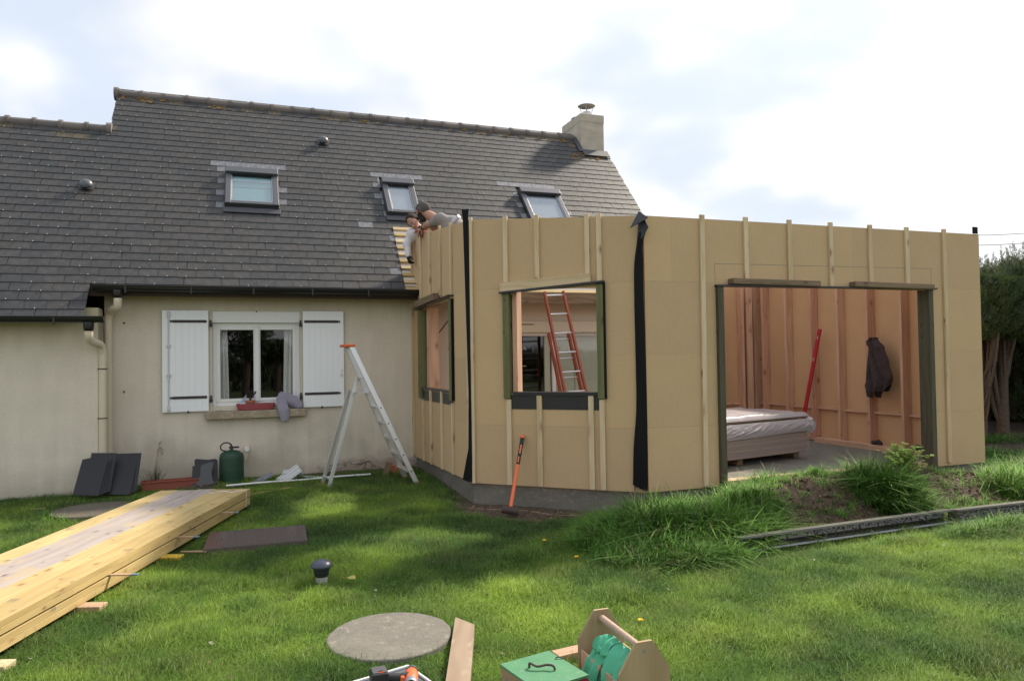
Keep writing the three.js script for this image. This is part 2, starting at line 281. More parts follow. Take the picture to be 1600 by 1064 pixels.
// wall render with its own stains: moss under the gutter, splashes and dirt near the ground
function renderTex(seed, x0, x1, h, low) {
  return texture(768, 512, (u, v) => {
    const y = v * h, a = fbm(u * 7, v * 6, seed, 4), b = per(u, v, 150, 110, seed + 2), streak = fbm(u * 34, v * 2.2, seed + 5, 3);
    let c = [0.66, 0.60, 0.505]; const q = 1 + 0.12 * a + 0.07 * b + 0.10 * streak; c = c.map((k) => k * q);
    const moss = sstep(h - 0.62, h - 0.02, y + 0.32 * streak) * 0.62; c = mixc(c, [0.36, 0.31, 0.155], moss);
    const dirt = sstep(0.85, 0.0, y + 0.6 * a + 0.25 * streak) * 0.5; c = mixc(c, [0.31, 0.27, 0.20], dirt);
    if (low) { const X = lerp(x0, x1, u), m = sstep(0.2, 1.5, X), base = sstep(0.36, 0.26, y + 0.10 * fbm(X * 5, y * 9, seed + 8, 3)) * m; c = mixc(c, mixc([0.17, 0.13, 0.10], [0.48, 0.40, 0.34], 0.5 + 0.9 * fbm(X * 7, y * 22, 5.5, 4)), base * 0.85); const crack = sstep(0.05, 0.015, Math.abs(fbm(X * 4, y * 11, 9.1, 3))) * base; c = mixc(c, [0.07, 0.055, 0.05], crack * 0.8); }
    return c;
  });
}
function wallMat(seed, x0, x1, h, low) { const t = renderTex(seed, x0, x1, h, low); t.wrapS = t.wrapT = THREE.ClampToEdgeWrapping; return mat({ map: t, roughness: 0.93 }); }
M.wallMain = wallMat(31, -1.8, 2.3, 2.6, true); M.wallWing = wallMat(37, -6, -1.68, 2.3, false);
M.wallPlain = mat({ color: lin(0.60, 0.54, 0.45), roughness: 0.93, bumpMap: tiled(fineT, 0.3, 0.3), bumpScale: 0.001 });
M.chimney = mat({ map: tiled(texture(256, 256, (u, v) => { const q = 1 + 0.2 * per(u, v, 6, 6, 2) + 0.12 * per(u, v, 40, 40, 5), s = sstep(0.1, 0.5, per(u, v, 9, 3, 7)) * 0.25; return mixc([0.47 * q, 0.43 * q, 0.36 * q], [0.27, 0.25, 0.20], s); }), 1.2, 1.2), roughness: 0.93 });
const slateTones = [[0.046, 0.046, 0.049], [0.051, 0.051, 0.053], [0.042, 0.042, 0.045], [0.055, 0.053, 0.053], [0.046, 0.047, 0.052], [0.057, 0.056, 0.056], [0.040, 0.042, 0.046], [0.052, 0.049, 0.048]];
const slateT = texture(256, 256, (u, v) => { const q = 0.86 + 0.35 * per(u, v, 6, 6, 2) + 0.35 * per(u, v, 26, 26, 5) + 0.3 * per(u, v, 70, 70, 8), s = sstep(0.35, 0.55, per(u, v, 18, 18, 11)) * 0.7; return [q + s, q + s * 0.95, q + s * 0.75].map((k) => k * 0.62); });
const slateMap = tiled(slateT, 0.5, 0.5);
for (const c of slateTones) for (let q = 0; q < 3; q++) c[q] *= 0.86;
const slateMats = slateTones.map((c) => mat({ map: slateMap, color: lin(...c.map((k) => k / 0.62)), roughness: 0.62, bumpMap: tiled(mediumT, 0.15, 0.15), bumpScale: 0.0012 }));
const slateLight = mat({ map: slateMap, color: lin(0.25, 0.262, 0.30), roughness: 0.5 });
const slateInst = mat({ map: slateMap, color: 0xffffff, roughness: 0.62, bumpMap: tiled(mediumT, 0.15, 0.15), bumpScale: 0.0012 });

// ------------------------------------------------------------------ ground
const crest = [[2.55, 0], [2.9, 0.05], [3.27, 0.13], [3.67, 0.15], [4.02, 0.17], [4.31, 0.26], [4.68, 0.32], [5.07, 0.37], [5.39, 0.38], [5.72, 0.34], [6.14, 0.31], [6.59, 0.35], [7.04, 0.30], [7.43, 0.24], [7.82, 0.15], [8.4, 0.10], [9.5, 0.06], [11, -0.02]];
function crestAt(x) { if (x <= crest[0][0]) return 0; for (let i = 1; i < crest.length; i++) if (x < crest[i][0]) { const [a, p] = crest[i - 1], [b, q] = crest[i]; return lerp(p, q, sstep(a, b, x)); } return 0; }
function ground(x, z) { return 0.085 * sstep(-7.4, -10, z) + 0.012 * fbm(x * 1.3, z * 1.3, 3, 3) + 0.030 * fbm(x * 3.4, z * 3.4, 21.3, 2) * sstep(12, 9, Math.abs(x - 2)) - 0.006; }
function moundH(x, z) { const d = z + 5.65, w = d > 0 ? 0.46 : 0.75; return ground(x, z) + crestAt(x) * Math.exp(-(d / w) * (d / w)) * (1 + 0.10 * nz(x * 2.2, z * 2.2, 5)); }
function soilMask(x, z) {                          // bare earth on the flat ground: the strip under the angled wall, the plot beside the hedge
  const strip = sstep(0.72, 0.25, Math.abs((x - 2.27) * -0.668 + (z + 7.592) * 0.745 - 0.22)) * sstep(1.6, 2.3, x) * sstep(3.9, 3.4, x) * sstep(-6.0, -6.5, z);
  const plot = sstep(8.3, 8.8, x) * sstep(-5.9, -6.6, z), wall = sstep(-9.55, -9.85, z) * sstep(0.2, 0.8, x) * 0.8;
  return clamp(Math.max(strip, plot, wall) + 0.35 * fbm(x * 4, z * 4, 8, 3) * (Math.max(strip, plot) > 0.05 ? 1 : 0));
}
const groundT = texture(512, 512, (u, v) => { const q = 0.9 + 0.5 * per(u, v, 18, 18, 3) + 0.5 * per(u, v, 70, 70, 6); return [q * 0.7, q * 0.7, q * 0.7]; });
M.lawn = mat({ vertexColors: true, map: tiled(groundT, 0.8, 0.8), roughness: 1 });
{
  const xs = [], zs = []; for (let x = -9; x <= 14.001; x += 0.09) xs.push(x); for (let z = 3; z >= -14.001; z -= 0.09) zs.push(z);
  const X = [-300, -80, -30, -14, ...xs, 18, 34, 90, 300], Z = [300, 90, 34, 12, 6, ...zs, -20, -40, -100, -300];
  const pos = [], col = [], uv = [], idx = [];
  for (const z of Z) for (const x of X) {
    const s = soilMask(x, z), n = 0.5 + fbm(x * 1.1, z * 1.1, 2, 3);
    pos.push(x, ground(x, z), z); uv.push(x, z);
    const g = [0.045 + 0.02 * n, 0.062 + 0.025 * n, 0.018]; const c = mixc(g, x > 8 ? [0.05, 0.033, 0.024] : [0.085, 0.058, 0.038], s); col.push(c[0] * 1.4, c[1] * 1.4, c[2] * 1.4);
  }
  const w = X.length; for (let j = 0; j < Z.length - 1; j++) for (let i = 0; i < w - 1; i++) { const a = j * w + i; idx.push(a, a + 1, a + w, a + 1, a + w + 1, a + w); }
  const g = new THREE.BufferGeometry(); g.setAttribute('position', new THREE.Float32BufferAttribute(pos, 3)); g.setAttribute('color', new THREE.Float32BufferAttribute(col, 3)); g.setAttribute('uv', new THREE.Float32BufferAttribute(uv, 2)); g.setIndex(idx); g.computeVertexNormals();
  struct('lawn', g, M.lawn);
}
const soilT = texture(512, 512, (u, v) => { const a = per(u, v, 7, 7, 3), b = per(u, v, 34, 34, 6), c = per(u, v, 100, 100, 9), q = 0.8 + 0.5 * a + 0.6 * b + 0.5 * c; return [0.105 * q, 0.070 * q, 0.046 * q]; });
M.soil = mat({ map: tiled(soilT, 0.7, 0.7), roughness: 1, bumpMap: tiled(mediumT, 0.16, 0.16), bumpScale: 0.012 });
M.clod = mat({ color: 0xffffff, map: tiled(soilT, 0.3, 0.3), roughness: 1 });
{
  const pos = [], uv = [], idx = [], nx = 330, nzz = 96, x0 = 2.5, x1 = 11, z0 = -6.31, z1 = -4.35;
  for (let j = 0; j <= nzz; j++) for (let i = 0; i <= nx; i++) { const x = lerp(x0, x1, i / nx), z = lerp(z0, z1, j / nzz), e = moundH(x, z), k = e - ground(x, z); pos.push(x, e - 0.014 + clamp(k * 5) * (0.05 * fbm(x * 6, z * 6, 4, 4) + 0.02 * Math.abs(nz(x * 26, z * 26, 2))), z); uv.push(x, z); }
  for (let j = 0; j < nzz; j++) for (let i = 0; i < nx; i++) { const a = j * (nx + 1) + i; idx.push(a, a + nx + 1, a + 1, a + 1, a + nx + 1, a + nx + 2); }
  const g = new THREE.BufferGeometry(); g.setAttribute('position', new THREE.Float32BufferAttribute(pos, 3)); g.setAttribute('uv', new THREE.Float32BufferAttribute(uv, 2)); g.setIndex(idx); g.computeVertexNormals();
  struct('earth_mound', g, M.soil);
}

// ------------------------------------------------------------------ the house
const house = world(thing('house', 'cream rendered cottage with a dark slate roof, white shutters and a chimney', 'house', [0, 0, -10]));
const SN = Math.sin(48 * Math.PI / 180), CS = Math.cos(48 * Math.PI / 180), EY = 2.503, EZ = -9.7, RS = 4.53, WS = 3.47;
const roofP = (x, s, n = 0) => V(x, EY + s * SN + n * CS, EZ - s * CS + n * SN);
const roofM = (x, s, n = 0) => new THREE.Matrix4().makeBasis(V(1, 0, 0), V(0, SN, -CS), V(0, CS, SN)).setPosition(roofP(x, s, n));
const onRoof = (g, x, s, n = 0) => { g.applyMatrix4(roofM(x, s, n)); return g; };
function planarUV(g, x0, x1, y0, y1) { const p = g.attributes.position, uv = new Float32Array(p.count * 2); for (let i = 0; i < p.count; i++) { uv[2 * i] = clamp((p.getX(i) - x0) / (x1 - x0), 0.002, 0.998); uv[2 * i + 1] = clamp((p.getY(i) - y0) / (y1 - y0), 0.002, 0.998); } g.setAttribute('uv', new THREE.BufferAttribute(uv, 2)); return g; }
function wallWithHole(x0, x1, y0, y1, holes, z0, z1) {
  const s = new THREE.Shape([[x0, y0], [x1, y0], [x1, y1], [x0, y1]].map((p) => new THREE.Vector2(...p)));
  for (const [a, b, c, d] of holes) s.holes.push(new THREE.Path([[a, c], [a, d], [b, d], [b, c]].map((p) => new THREE.Vector2(...p))));
  const g = new THREE.ExtrudeGeometry(s, { depth: z1 - z0, bevelEnabled: false }); g.translate(0, 0, z0); return g;
}
part('front_wall', planarUV(wallWithHole(-1.7, 2.35, -0.15, 2.6, [[-0.475, 0.612, 0.955, 2.246]], -10.3, -10), -1.8, 2.3, 0, 2.6), M.wallMain, house);
part('front_wall', metreUV(wallWithHole(2.35, 6.4, -0.15, 2.56, [[3.45, 5.35, 0.24, 1.955]], -10.3, -10)), M.wallPlain, house);
part('wing_wall', planarUV(merge([box(4.3, 2.4, 0.3, -3.85, 1.05, -9.75, 0)]), -6, -1.68, 0, 2.25), M.wallWing, house);
part('wing_end_wall', box(0.03, 2.12, 0.42, -1.70 - 0.015, 1.06, -9.8 - 0.012, 0), M.wallPlain, house);
{ // gable ends and back, closing the house
  const gable = (xa, xb, sTop, y0) => { const zr = EZ - sTop * CS, yr = EY + sTop * SN - 0.08; const g = prism([[10.0, -0.15], [10.0, 2.75], [-zr, yr], [-zr + (-zr - 10.0), 2.75], [-zr + (-zr - 10.0), -0.15]], 0, xb - xa); g.rotateY(Math.PI / 2); g.translate(xa, 0, 0); return g; };
  part('gable_wall', gable(6.1, 6.4, RS - 0.05), M.wallPlain, house);
  part('gable_wall', gable(-6.2, -6.0, WS - 0.05), M.wallPlain, house);
  part('back_wall', box(12.5, 2.8, 0.25, 0.15, 1.25, -15.35, 0), M.wallPlain, house);
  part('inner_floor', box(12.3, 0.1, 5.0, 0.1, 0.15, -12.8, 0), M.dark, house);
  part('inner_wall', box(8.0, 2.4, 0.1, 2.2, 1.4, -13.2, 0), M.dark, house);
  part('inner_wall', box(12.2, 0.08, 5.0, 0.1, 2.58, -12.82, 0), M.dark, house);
}
const roof = sub('roof', house);
{ // the roof deck: main roof and lower wing
  const slab = (x0, x1, s0, s1, back) => { const zr = EZ - s1 * CS, yr = EY + s1 * SN, z0 = EZ - s0 * CS, y0 = EY + s0 * SN; const zb = 2 * zr - z0; const t = 0.11; const pts = [[-z0, y0 - 0.03], [-zr, yr - 0.03], [-zb, y0 - 0.03], [-zb, y0 - t - 0.03], [-zr, yr - t - 0.05], [-z0, y0 - t - 0.03]]; const g = prism(pts, 0, x1 - x0); g.rotateY(Math.PI / 2); g.translate(x0, 0, 0); return g; };
  part('roof_deck', slab(-1.94, 6.53, 0.05, RS), M.deck, roof);
  part('underlay', onRoof(box(4.4, 1.42, 0.004, 0, 0, 0, 0), 4.2, 0.73, -0.014), M.underlay, roof);
  part('roof_deck', slab(-6.3, -1.96, -0.40, WS), M.deck, roof);
}
const skylights = [[-0.337, 0.384, 1.71, 2.53, 'blue'], [1.955, 2.455, 1.71, 2.53, 'grey'], [4.29, 5.014, 1.71, 2.53, 'grey']];
const CHX0 = 6.02, CHX1 = 6.52, CHZ0 = -12.48, CHZ1 = -13.35;
{ // slates, course by course
  const r = rng(77), EXP = 0.147, S0 = -0.538, PW = 0.2155, list = [];
  for (let k = 0; k < 35; k++) {
    const s = S0 + k * EXP; if (s > RS - 0.06) break;
    const xa = s < WS - 0.05 ? -5.3 : -1.97, xb = s < -0.03 ? -1.80 : (s > -0.03 && s < 0.03 ? -1.8 : 6.56);
    let x = xa - (k % 2 ? PW / 2 : 0) + (r() - 0.5) * 0.03;
    if (k === 22) x = -0.56 - PW * Math.ceil((-0.56 - xa) / PW);
    for (; x < xb; x += PW) {
      let spans = [[Math.max(x, xa), Math.min(x + PW, xb)]]; let cut = false;
      const clip = (a, b) => { spans = spans.flatMap(([p, q]) => { if (q <= a || p >= b) return [[p, q]]; cut = true; const o = []; if (p < a) o.push([p, a]); if (q > b) o.push([b, q]); return o; }); };
      for (const [a, b, c, d] of skylights) { if (s + EXP > c - 0.10 && s < d + 0.02) clip(a - 0.012, b + 0.012); }
      if (s < 1.33) clip(1.985 + 0.004 * Math.sin(k * 3), 7);
      if (s > 3.97) clip(CHX0 - 0.03, CHX1 + 0.2);
      if (s >= 3.82 && s <= 3.97) clip(7, 8);
      for (const [p, q] of spans) if (q - p > 0.03) list.push({ k, s, x: (p + q) / 2, w: q - p, cut });
    }
  }
  const geo = box(1, 0.205, 0.006, 0, 0.1025, 0, 0); { const p = geo.attributes.position, uv = geo.attributes.uv; for (let i = 0; i < p.count; i++) { p.setZ(i, p.getZ(i) + lerp(0.0125, 0.004, p.getY(i) / 0.205)); uv.setXY(i, p.getX(i) * 0.2155, p.getY(i)); } geo.computeVertexNormals(); }
  const variants = [0, 1, 2, 3].map((i) => { const g = geo.clone(), uv = g.attributes.uv; for (let q = 0; q < uv.count; q++) uv.setXY(q, uv.getX(q) + i * 0.23, uv.getY(q) + i * 0.31); return g; });
  for (const e of list) {
    e.p = roofP(e.x, e.s); e.d = e.p.distanceTo(EYE);
    let t = Math.floor(r() * 8); const big = fbm(e.x * 0.8, e.s * 0.9, 3, 3); if (big > 0.12 && r() < 0.6) t = 3; if (big < -0.15 && r() < 0.6) t = 6;
    e.light = (e.k === 22 && ((e.x > -0.56 && e.x < 0.515) || (e.x > 1.82 && e.x < 2.69) || (e.x > 4.04 && e.x < 5.13))) || (e.cut && e.s > 1.6 && e.s < 2.6 && e.w < 0.19 && r() < 0.75) || (e.x > 1.5 && e.x < 1.75 && e.k === 13);
    e.tone = t; e.jx = (r() - 0.5) * 0.004; e.js = (r() - 0.5) * 0.006; e.rz = (r() - 0.5) * 0.012; e.v = Math.floor(r() * 4);
    if (e.cut && e.s < 1.35 && e.x > 1.7 && r() < 0.35) e.light = 0.5;
  }
  list.sort((a, b) => a.d - b.d);
  const m4 = new THREE.Matrix4(), rot = new THREE.Matrix4();
  const matrixOf = (e) => { m4.copy(roofM(e.x + e.jx, e.s + e.js)); rot.makeRotationZ(e.rz); m4.multiply(rot); m4.scale(V(e.w - 0.0035, 1, 1)); m4.premultiply(new THREE.Matrix4().makeTranslation(-house.off.x, -house.off.y, -house.off.z)); return m4; };
  for (const e of list.slice(0, 290)) {
    const m = new THREE.Mesh(variants[e.v], e.light ? slateLight : slateMats[e.tone]); roof.kinds.slate = (roof.kinds.slate || 0) + 1; m.name = roof.kinds.slate > 1 ? 'slate_' + String(roof.kinds.slate - 1).padStart(3, '0') : 'slate';
    matrixOf(e).decompose(m.position, m.quaternion, m.scale); m.castShadow = m.receiveShadow = true; roof.add(m);
  }
  const rest = list.slice(290), im = new THREE.InstancedMesh(geo, slateInst, rest.length); im.name = 'slate_courses'; im.userData.kind = 'stuff';
  rest.forEach((e, i) => {
    im.setMatrixAt(i, matrixOf(e)); let c = e.light ? [0.155, 0.163, 0.186] : slateTones[e.tone].slice();
    const near = e.s > RS - 0.35 || (Math.abs(e.x - 6.2) < 0.5 && e.s > 3.6) || (e.x < -1.9 && e.s > WS - 0.35 && e.s < WS + 0.1);
    if (near && fbm(e.x * 2.3, e.s * 3, 6, 3) > 0.02) c = mixc(c, [0.17, 0.125, 0.05], 0.35);
    im.setColorAt(i, lin(...c.map((q) => q / 0.62)));
  });
  im.castShadow = im.receiveShadow = true; roof.add(im);
  const hooks = list.filter((e) => e.w > 0.1 && r() < 0.42), hg = box(0.007, 0.016, 0.005, 0, 0.003, 0.0225, 0), hm = new THREE.InstancedMesh(hg, mat({ color: lin(0.42, 0.42, 0.41), roughness: 0.5, metalness: 0.2 }), hooks.length); hm.name = 'slate_hooks'; hm.userData.kind = 'stuff';
  hooks.forEach((e, i) => { m4.copy(roofM(e.x, e.s)); m4.premultiply(new THREE.Matrix4().makeTranslation(-house.off.x, -house.off.y, -house.off.z)); hm.setMatrixAt(i, m4); }); roof.add(hm);
  // lichen crusts along the ridge and near the chimney, thin irregular cushions
  const lg = []; for (let i = 0; i < 130; i++) {
    const wing = r() < 0.12, x = wing ? lerp(-4, -2.0, r()) : (r() < 0.3 ? lerp(-1.9, -1.2, r() * r()) : (r() < 0.35 ? lerp(5.6, 6.5, r()) : lerp(-1.9, 6, r()))), top = wing ? WS : RS; let s = top - 0.10 - 0.11 * Math.pow(r(), 1.6); if (x > 5.75) s = 3.98 - 0.2 * r();
    if (fbm(x * 3, 2.2, 4, 2) < -0.05 && x < 5.6) continue;
    const n = 9, R = 0.009 + 0.024 * r() * r(), pts = []; for (let q = 0; q < n; q++) { const a = q / n * 6.283, k = R * (0.6 + 0.7 * r()); pts.push([Math.cos(a) * k * 1.8, Math.sin(a) * k]); }
    lg.push(onRoof(prism(pts, 0, 0.005), x, s, 0.0175));
  }
  const L = part('lichen', merge(lg), mat({ color: lin(0.20, 0.115, 0.022), roughness: 1 }), roof); L.userData.kind = 'stuff';
}
{ // ridge tiles
  const tile = (x, y, z) => { const g = merge([(() => { const q = new THREE.CylinderGeometry(0.072, 0.072, 0.30, 14, 1, false); q.rotateZ(Math.PI / 2); q.translate(0.03, 0, 0); return q; })(), (() => { const q = new THREE.CylinderGeometry(0.090, 0.090, 0.050, 14, 1, false); q.rotateZ(Math.PI / 2); q.translate(-0.135, 0.004, 0); return q; })()]); g.translate(x, y, z); return g; };
  const rm = [mat({ color: lin(0.155, 0.138, 0.135), roughness: 0.9, bumpMap: tiled(mediumT, 0.3, 0.3), bumpScale: 0.004 }), mat({ color: lin(0.18, 0.158, 0.15), roughness: 0.9 }), mat({ color: lin(0.14, 0.128, 0.126), roughness: 0.9 })];
  const ry = EY + RS * SN, rz = EZ - RS * CS; let i = 0;
  for (let x = -1.82; x < 6.0; x += 0.331) part('ridge_tile', tile(x, ry - 0.015 + 0.004 * Math.sin(i * 2.3), rz), rm[i++ % 3], roof);
  const wy = EY + WS * SN, wz = EZ - WS * CS; for (let x = -2.13; x > -5.2; x -= 0.331) part('ridge_tile', tile(x, wy - 0.015, wz), rm[i++ % 3], roof);
  part('ridge_end', (() => { const g = new THREE.CylinderGeometry(0.105, 0.105, 0.06, 14); g.rotateZ(Math.PI / 2); g.translate(-1.985, ry - 0.01, rz); return g; })(), rm[1], roof);
  part('ridge_end', (() => { const g = new THREE.CylinderGeometry(0.105, 0.105, 0.07, 14); g.rotateZ(Math.PI / 2); g.translate(-1.97, wy - 0.012, wz); return g; })(), rm[1], roof);
}
{ // chimney
  const ch = part('chimney', merge([box(CHX1 - CHX0, 1.0, CHZ0 - CHZ1, (CHX0 + CHX1) / 2, 5.79, (CHZ0 + CHZ1) / 2, 0.012), box(CHX1 - CHX0 + 0.012, 0.16, CHZ0 - CHZ1 + 0.012, (CHX0 + CHX1) / 2, 6.21, (CHZ0 + CHZ1) / 2, 0.01)]), M.chimney, house);
  part('flashing', merge([onRoof(box(CHX1 - CHX0 + 0.05, 0.19, 0.012, 0, 0, 0.0, 0.003), (CHX0 + CHX1) / 2, 3.99, 0.036), onRoof(box(0.10, 0.5, 0.012, 0, 0, 0, 0.003), CHX0 - 0.04, 4.27, 0.034)]), M.lead, roof);
  const c = V(6.31, 6.29, -12.8);
  const cw = part('flue_pipe', cyl(c, c.clone().add(V(0, 0.15, 0)), 0.085, 0.085, 20), M.galv, ch);
  part('flue_cowl', (() => { const g = lathe([[0, 0.045], [0.06, 0.042], [0.13, 0.024], [0.175, 0], [0.172, -0.006], [0.12, 0.012], [0, 0.03]], 28); g.translate(c.x, c.y + 0.27, c.z); return g; })(), M.galv, ch);
  for (let i = 0; i < 4; i++) { const a = 0.5 + i * Math.PI / 2; part('cowl_stay', cyl(c.clone().add(V(Math.cos(a) * 0.083, 0.09, Math.sin(a) * 0.083)), c.clone().add(V(Math.cos(a) * 0.15, 0.28, Math.sin(a) * 0.15)), 0.006), M.galv, ch); }
  part('second_flue', (() => { const g = lathe([[0.09, 0], [0.09, 0.07], [0.08, 0.12], [0.045, 0.15], [0, 0.158]], 20); g.translate(6.22, 6.29, -13.15); return g; })(), M.ventGrey, ch);
}
skylights.forEach(([a, b, c, d, kind]) => {
  const w = sub('skylight', house), cx = (a + b) / 2, W = b - a, H = d - c, f = 0.075;
  const fr = [onRoof(box(f, H, 0.085, 0, 0, 0, 0.006), a + f / 2, (c + d) / 2, 0.042), onRoof(box(f, H, 0.085, 0, 0, 0, 0.006), b - f / 2, (c + d) / 2, 0.042), onRoof(box(W - 2 * f, 0.06, 0.08, 0, 0, 0, 0.006), cx, c + 0.03, 0.042)];
  part('frame', merge(fr), M.frameGrey, w);
  part('hood', onRoof(box(W + 0.012, 0.13, 0.125, 0, 0, 0, 0.008), cx, d - 0.05, 0.066), M.frameGrey, w);
  part('seal', merge([onRoof(box(W + 0.02, 0.035, 0.05, 0, 0, 0, 0.004), cx, c - 0.014, 0.02), onRoof(box(W - 2 * f, 0.02, 0.1, 0, 0, 0, 0.003), cx, d - 0.125, 0.06), onRoof(box(0.012, H - 0.01, 0.05, 0, 0, 0, 0.003), a - 0.006, (c + d) / 2, 0.03), onRoof(box(0.012, H - 0.01, 0.05, 0, 0, 0, 0.003), b + 0.006, (c + d) / 2, 0.03)]), M.gutter, w);
  const t = 0.014; part('glazing_bead', merge([onRoof(box(t, H - 0.17, 0.02, 0, 0, 0, 0.003), a + f + t / 2, c + H / 2 - 0.015, 0.068), onRoof(box(t, H - 0.17, 0.02, 0, 0, 0, 0.003), b - f - t / 2, c + H / 2 - 0.015, 0.068), onRoof(box(W - 2 * f - 2 * t, t, 0.02, 0, 0, 0, 0.003), cx, c + 0.06 + t / 2, 0.068)]), M.zinc, w);
  part('pane', onRoof(box(W - 2 * f - 2 * t, H - 0.2, 0.006, 0, 0, 0, 0), cx, c + H / 2 - 0.01, 0.064), M.glass, w);
  part('blind', onRoof(box(W - 2 * f - t, H - 0.19, 0.008, 0, 0, 0, 0), cx, c + H / 2 - 0.01, 0.044), kind === 'blue' ? M.blind : M.blindGrey, w);
  if (kind === 'blue') for (const q of [0.52, 0.68]) part('blind_bar', onRoof(box(W - 2 * f - t, 0.014, 0.004, 0, 0, 0, 0), cx, c + H * q, 0.051), M.blindGrey, w);
  part('apron', onRoof(box(W + 0.05, 0.12, 0.012, 0, 0, 0, 0.003), cx, c - 0.085, 0.026), M.lead, w);
});
for (const [x, s] of [[-2.08, 1.96], [1.13, 3.56]]) {
  const v = sub('roof_vent', house), g = lathe([[0, 0.16], [0.05, 0.155], [0.095, 0.125], [0.115, 0.085], [0.112, 0.066], [0.07, 0.06], [0.055, 0.0]], 24); g.scale(0.72, 0.72, 0.72); g.rotateX(Math.PI / 2); // axis to roof normal
  part('vent_cap', onRoof(g, x, s, 0.015), M.ventGrey, v);
  part('vent_plate', onRoof(box(0.17, 0.16, 0.008, 0, 0, 0, 0.002), x, s + 0.02, 0.026), M.lead, v);
}
{ // stripped strip of roof: horizontal laths on pale underlay
  for (let k = 0; k < 10; k++) part('roof_lath', onRoof(box(4.3, 0.055, 0.03, 0, 0, 0, 0.002), 1.995 + 2.15, 0.05 + k * 0.147, 0.012), k % 2 ? M.lath2 : M.glulam, roof);
  part('eave_board', onRoof(box(0.26, 0.17, 0.03, 0, 0, 0, 0.003), 2.02, 0.05, -0.02), M.weathered, roof);
  part('fascia', box(4.2, 0.16, 0.03, 4.3, 2.45, -9.69, 0.002), M.weathered, house);
}
function gutterAlong(x0, x1, y, z, name, parent) {
  const pr = []; for (let i = 0; i <= 10; i++) { const a = Math.PI * i / 10; pr.push([-0.062 * Math.cos(a), -0.068 * Math.sin(a)]); } for (let i = 10; i >= 0; i--) { const a = Math.PI * i / 10; pr.push([-0.056 * Math.cos(a), -0.060 * Math.sin(a) + 0.004]); }
  const g = prism(pr.map(([a, b]) => [a, b]), 0, x1 - x0); g.rotateY(Math.PI / 2); g.translate(x0, y, z);
  const lip = cyl(V(x0, y, z + 0.062), V(x1, y, z + 0.062), 0.009, 0.009, 8), cap = (() => { const s = []; for (let i = 0; i <= 10; i++) { const a = Math.PI * i / 10; s.push([-0.062 * Math.cos(a), -0.068 * Math.sin(a)]); } return s; })();
  const e0 = prism(cap, 0, 0.006), e1 = prism(cap, 0, 0.006); for (const [e, x] of [[e0, x0], [e1, x1 - 0.006]]) { e.rotateY(Math.PI / 2); e.translate(x, y, z); }
  const m = part(name, merge([g, lip, e0, e1]), M.gutter, parent);
  for (let x = x0 + 0.35; x < x1; x += 0.72) part('bracket', box(0.022, 0.09, 0.012, x, y - 0.045, z + 0.062, 0.002), M.gutter, m);
  return m;
}
part('soffit', box(3.85, 0.02, 0.26, 0.2, 2.452, -9.85, 0), M.dark, house);
{ const g1 = gutterAlong(-1.76, 2.155, 2.522, -9.655, 'gutter', house), g2 = gutterAlong(-5.3, -1.585, 2.125, -9.30, 'gutter', house);
  part('outlet', (() => { const g = lathe([[0.058, 0], [0.058, -0.06], [0.048, -0.10], [0, -0.10]], 16); g.translate(-1.5, 2.47, -9.655); return g; })(), M.gutter, g1);
  part('outlet', (() => { const g = lathe([[0.056, 0], [0.056, -0.06], [0.05, -0.10], [0, -0.10]], 16); g.translate(-1.74, 2.065, -9.30); return g; })(), M.gutter, g2);
}
part('downpipe', merge([tube([V(-1.5, 2.38, -9.655), V(-1.5, 2.33, -9.655), V(-1.51, 2.27, -9.68), V(-1.57, 2.245, -9.78), V(-1.62, 2.22, -9.89), V(-1.642, 2.15, -9.93), V(-1.645, 2.0, -9.935)], 0.046, 60, 14), cyl(V(-1.645, 2.02, -9.935), V(-1.645, 0.12, -9.935), 0.044, 0.044, 16)]), M.pvc, house);
{ const d = part('downpipe', merge([tube([V(-1.74, 1.97, -9.30), V(-1.74, 1.91, -9.31), V(-1.735, 1.86, -9.36), V(-1.70, 1.835, -9.46), V(-1.665, 1.80, -9.56), V(-1.655, 1.72, -9.60), V(-1.655, 1.60, -9.61)], 0.046, 60, 14), cyl(V(-1.655, 1.62, -9.61), V(-1.655, 0.12, -9.61), 0.044, 0.044, 16)]), M.pvc, house);
  for (const y of [1.53, 0.95]) part('pipe_clip', (() => { const g = new THREE.TorusGeometry(0.049, 0.006, 6, 18); g.rotateX(Math.PI / 2); g.translate(-1.655, y, -9.61); return g; })(), M.iron, d); }
for (const [x, y] of [[-1.484, 2.09], [-1.487, 1.24]]) part('wall_fixing', cyl(V(x, y, -10.01), V(x, y, -9.985), 0.011, 0.011, 8), M.iron, house);
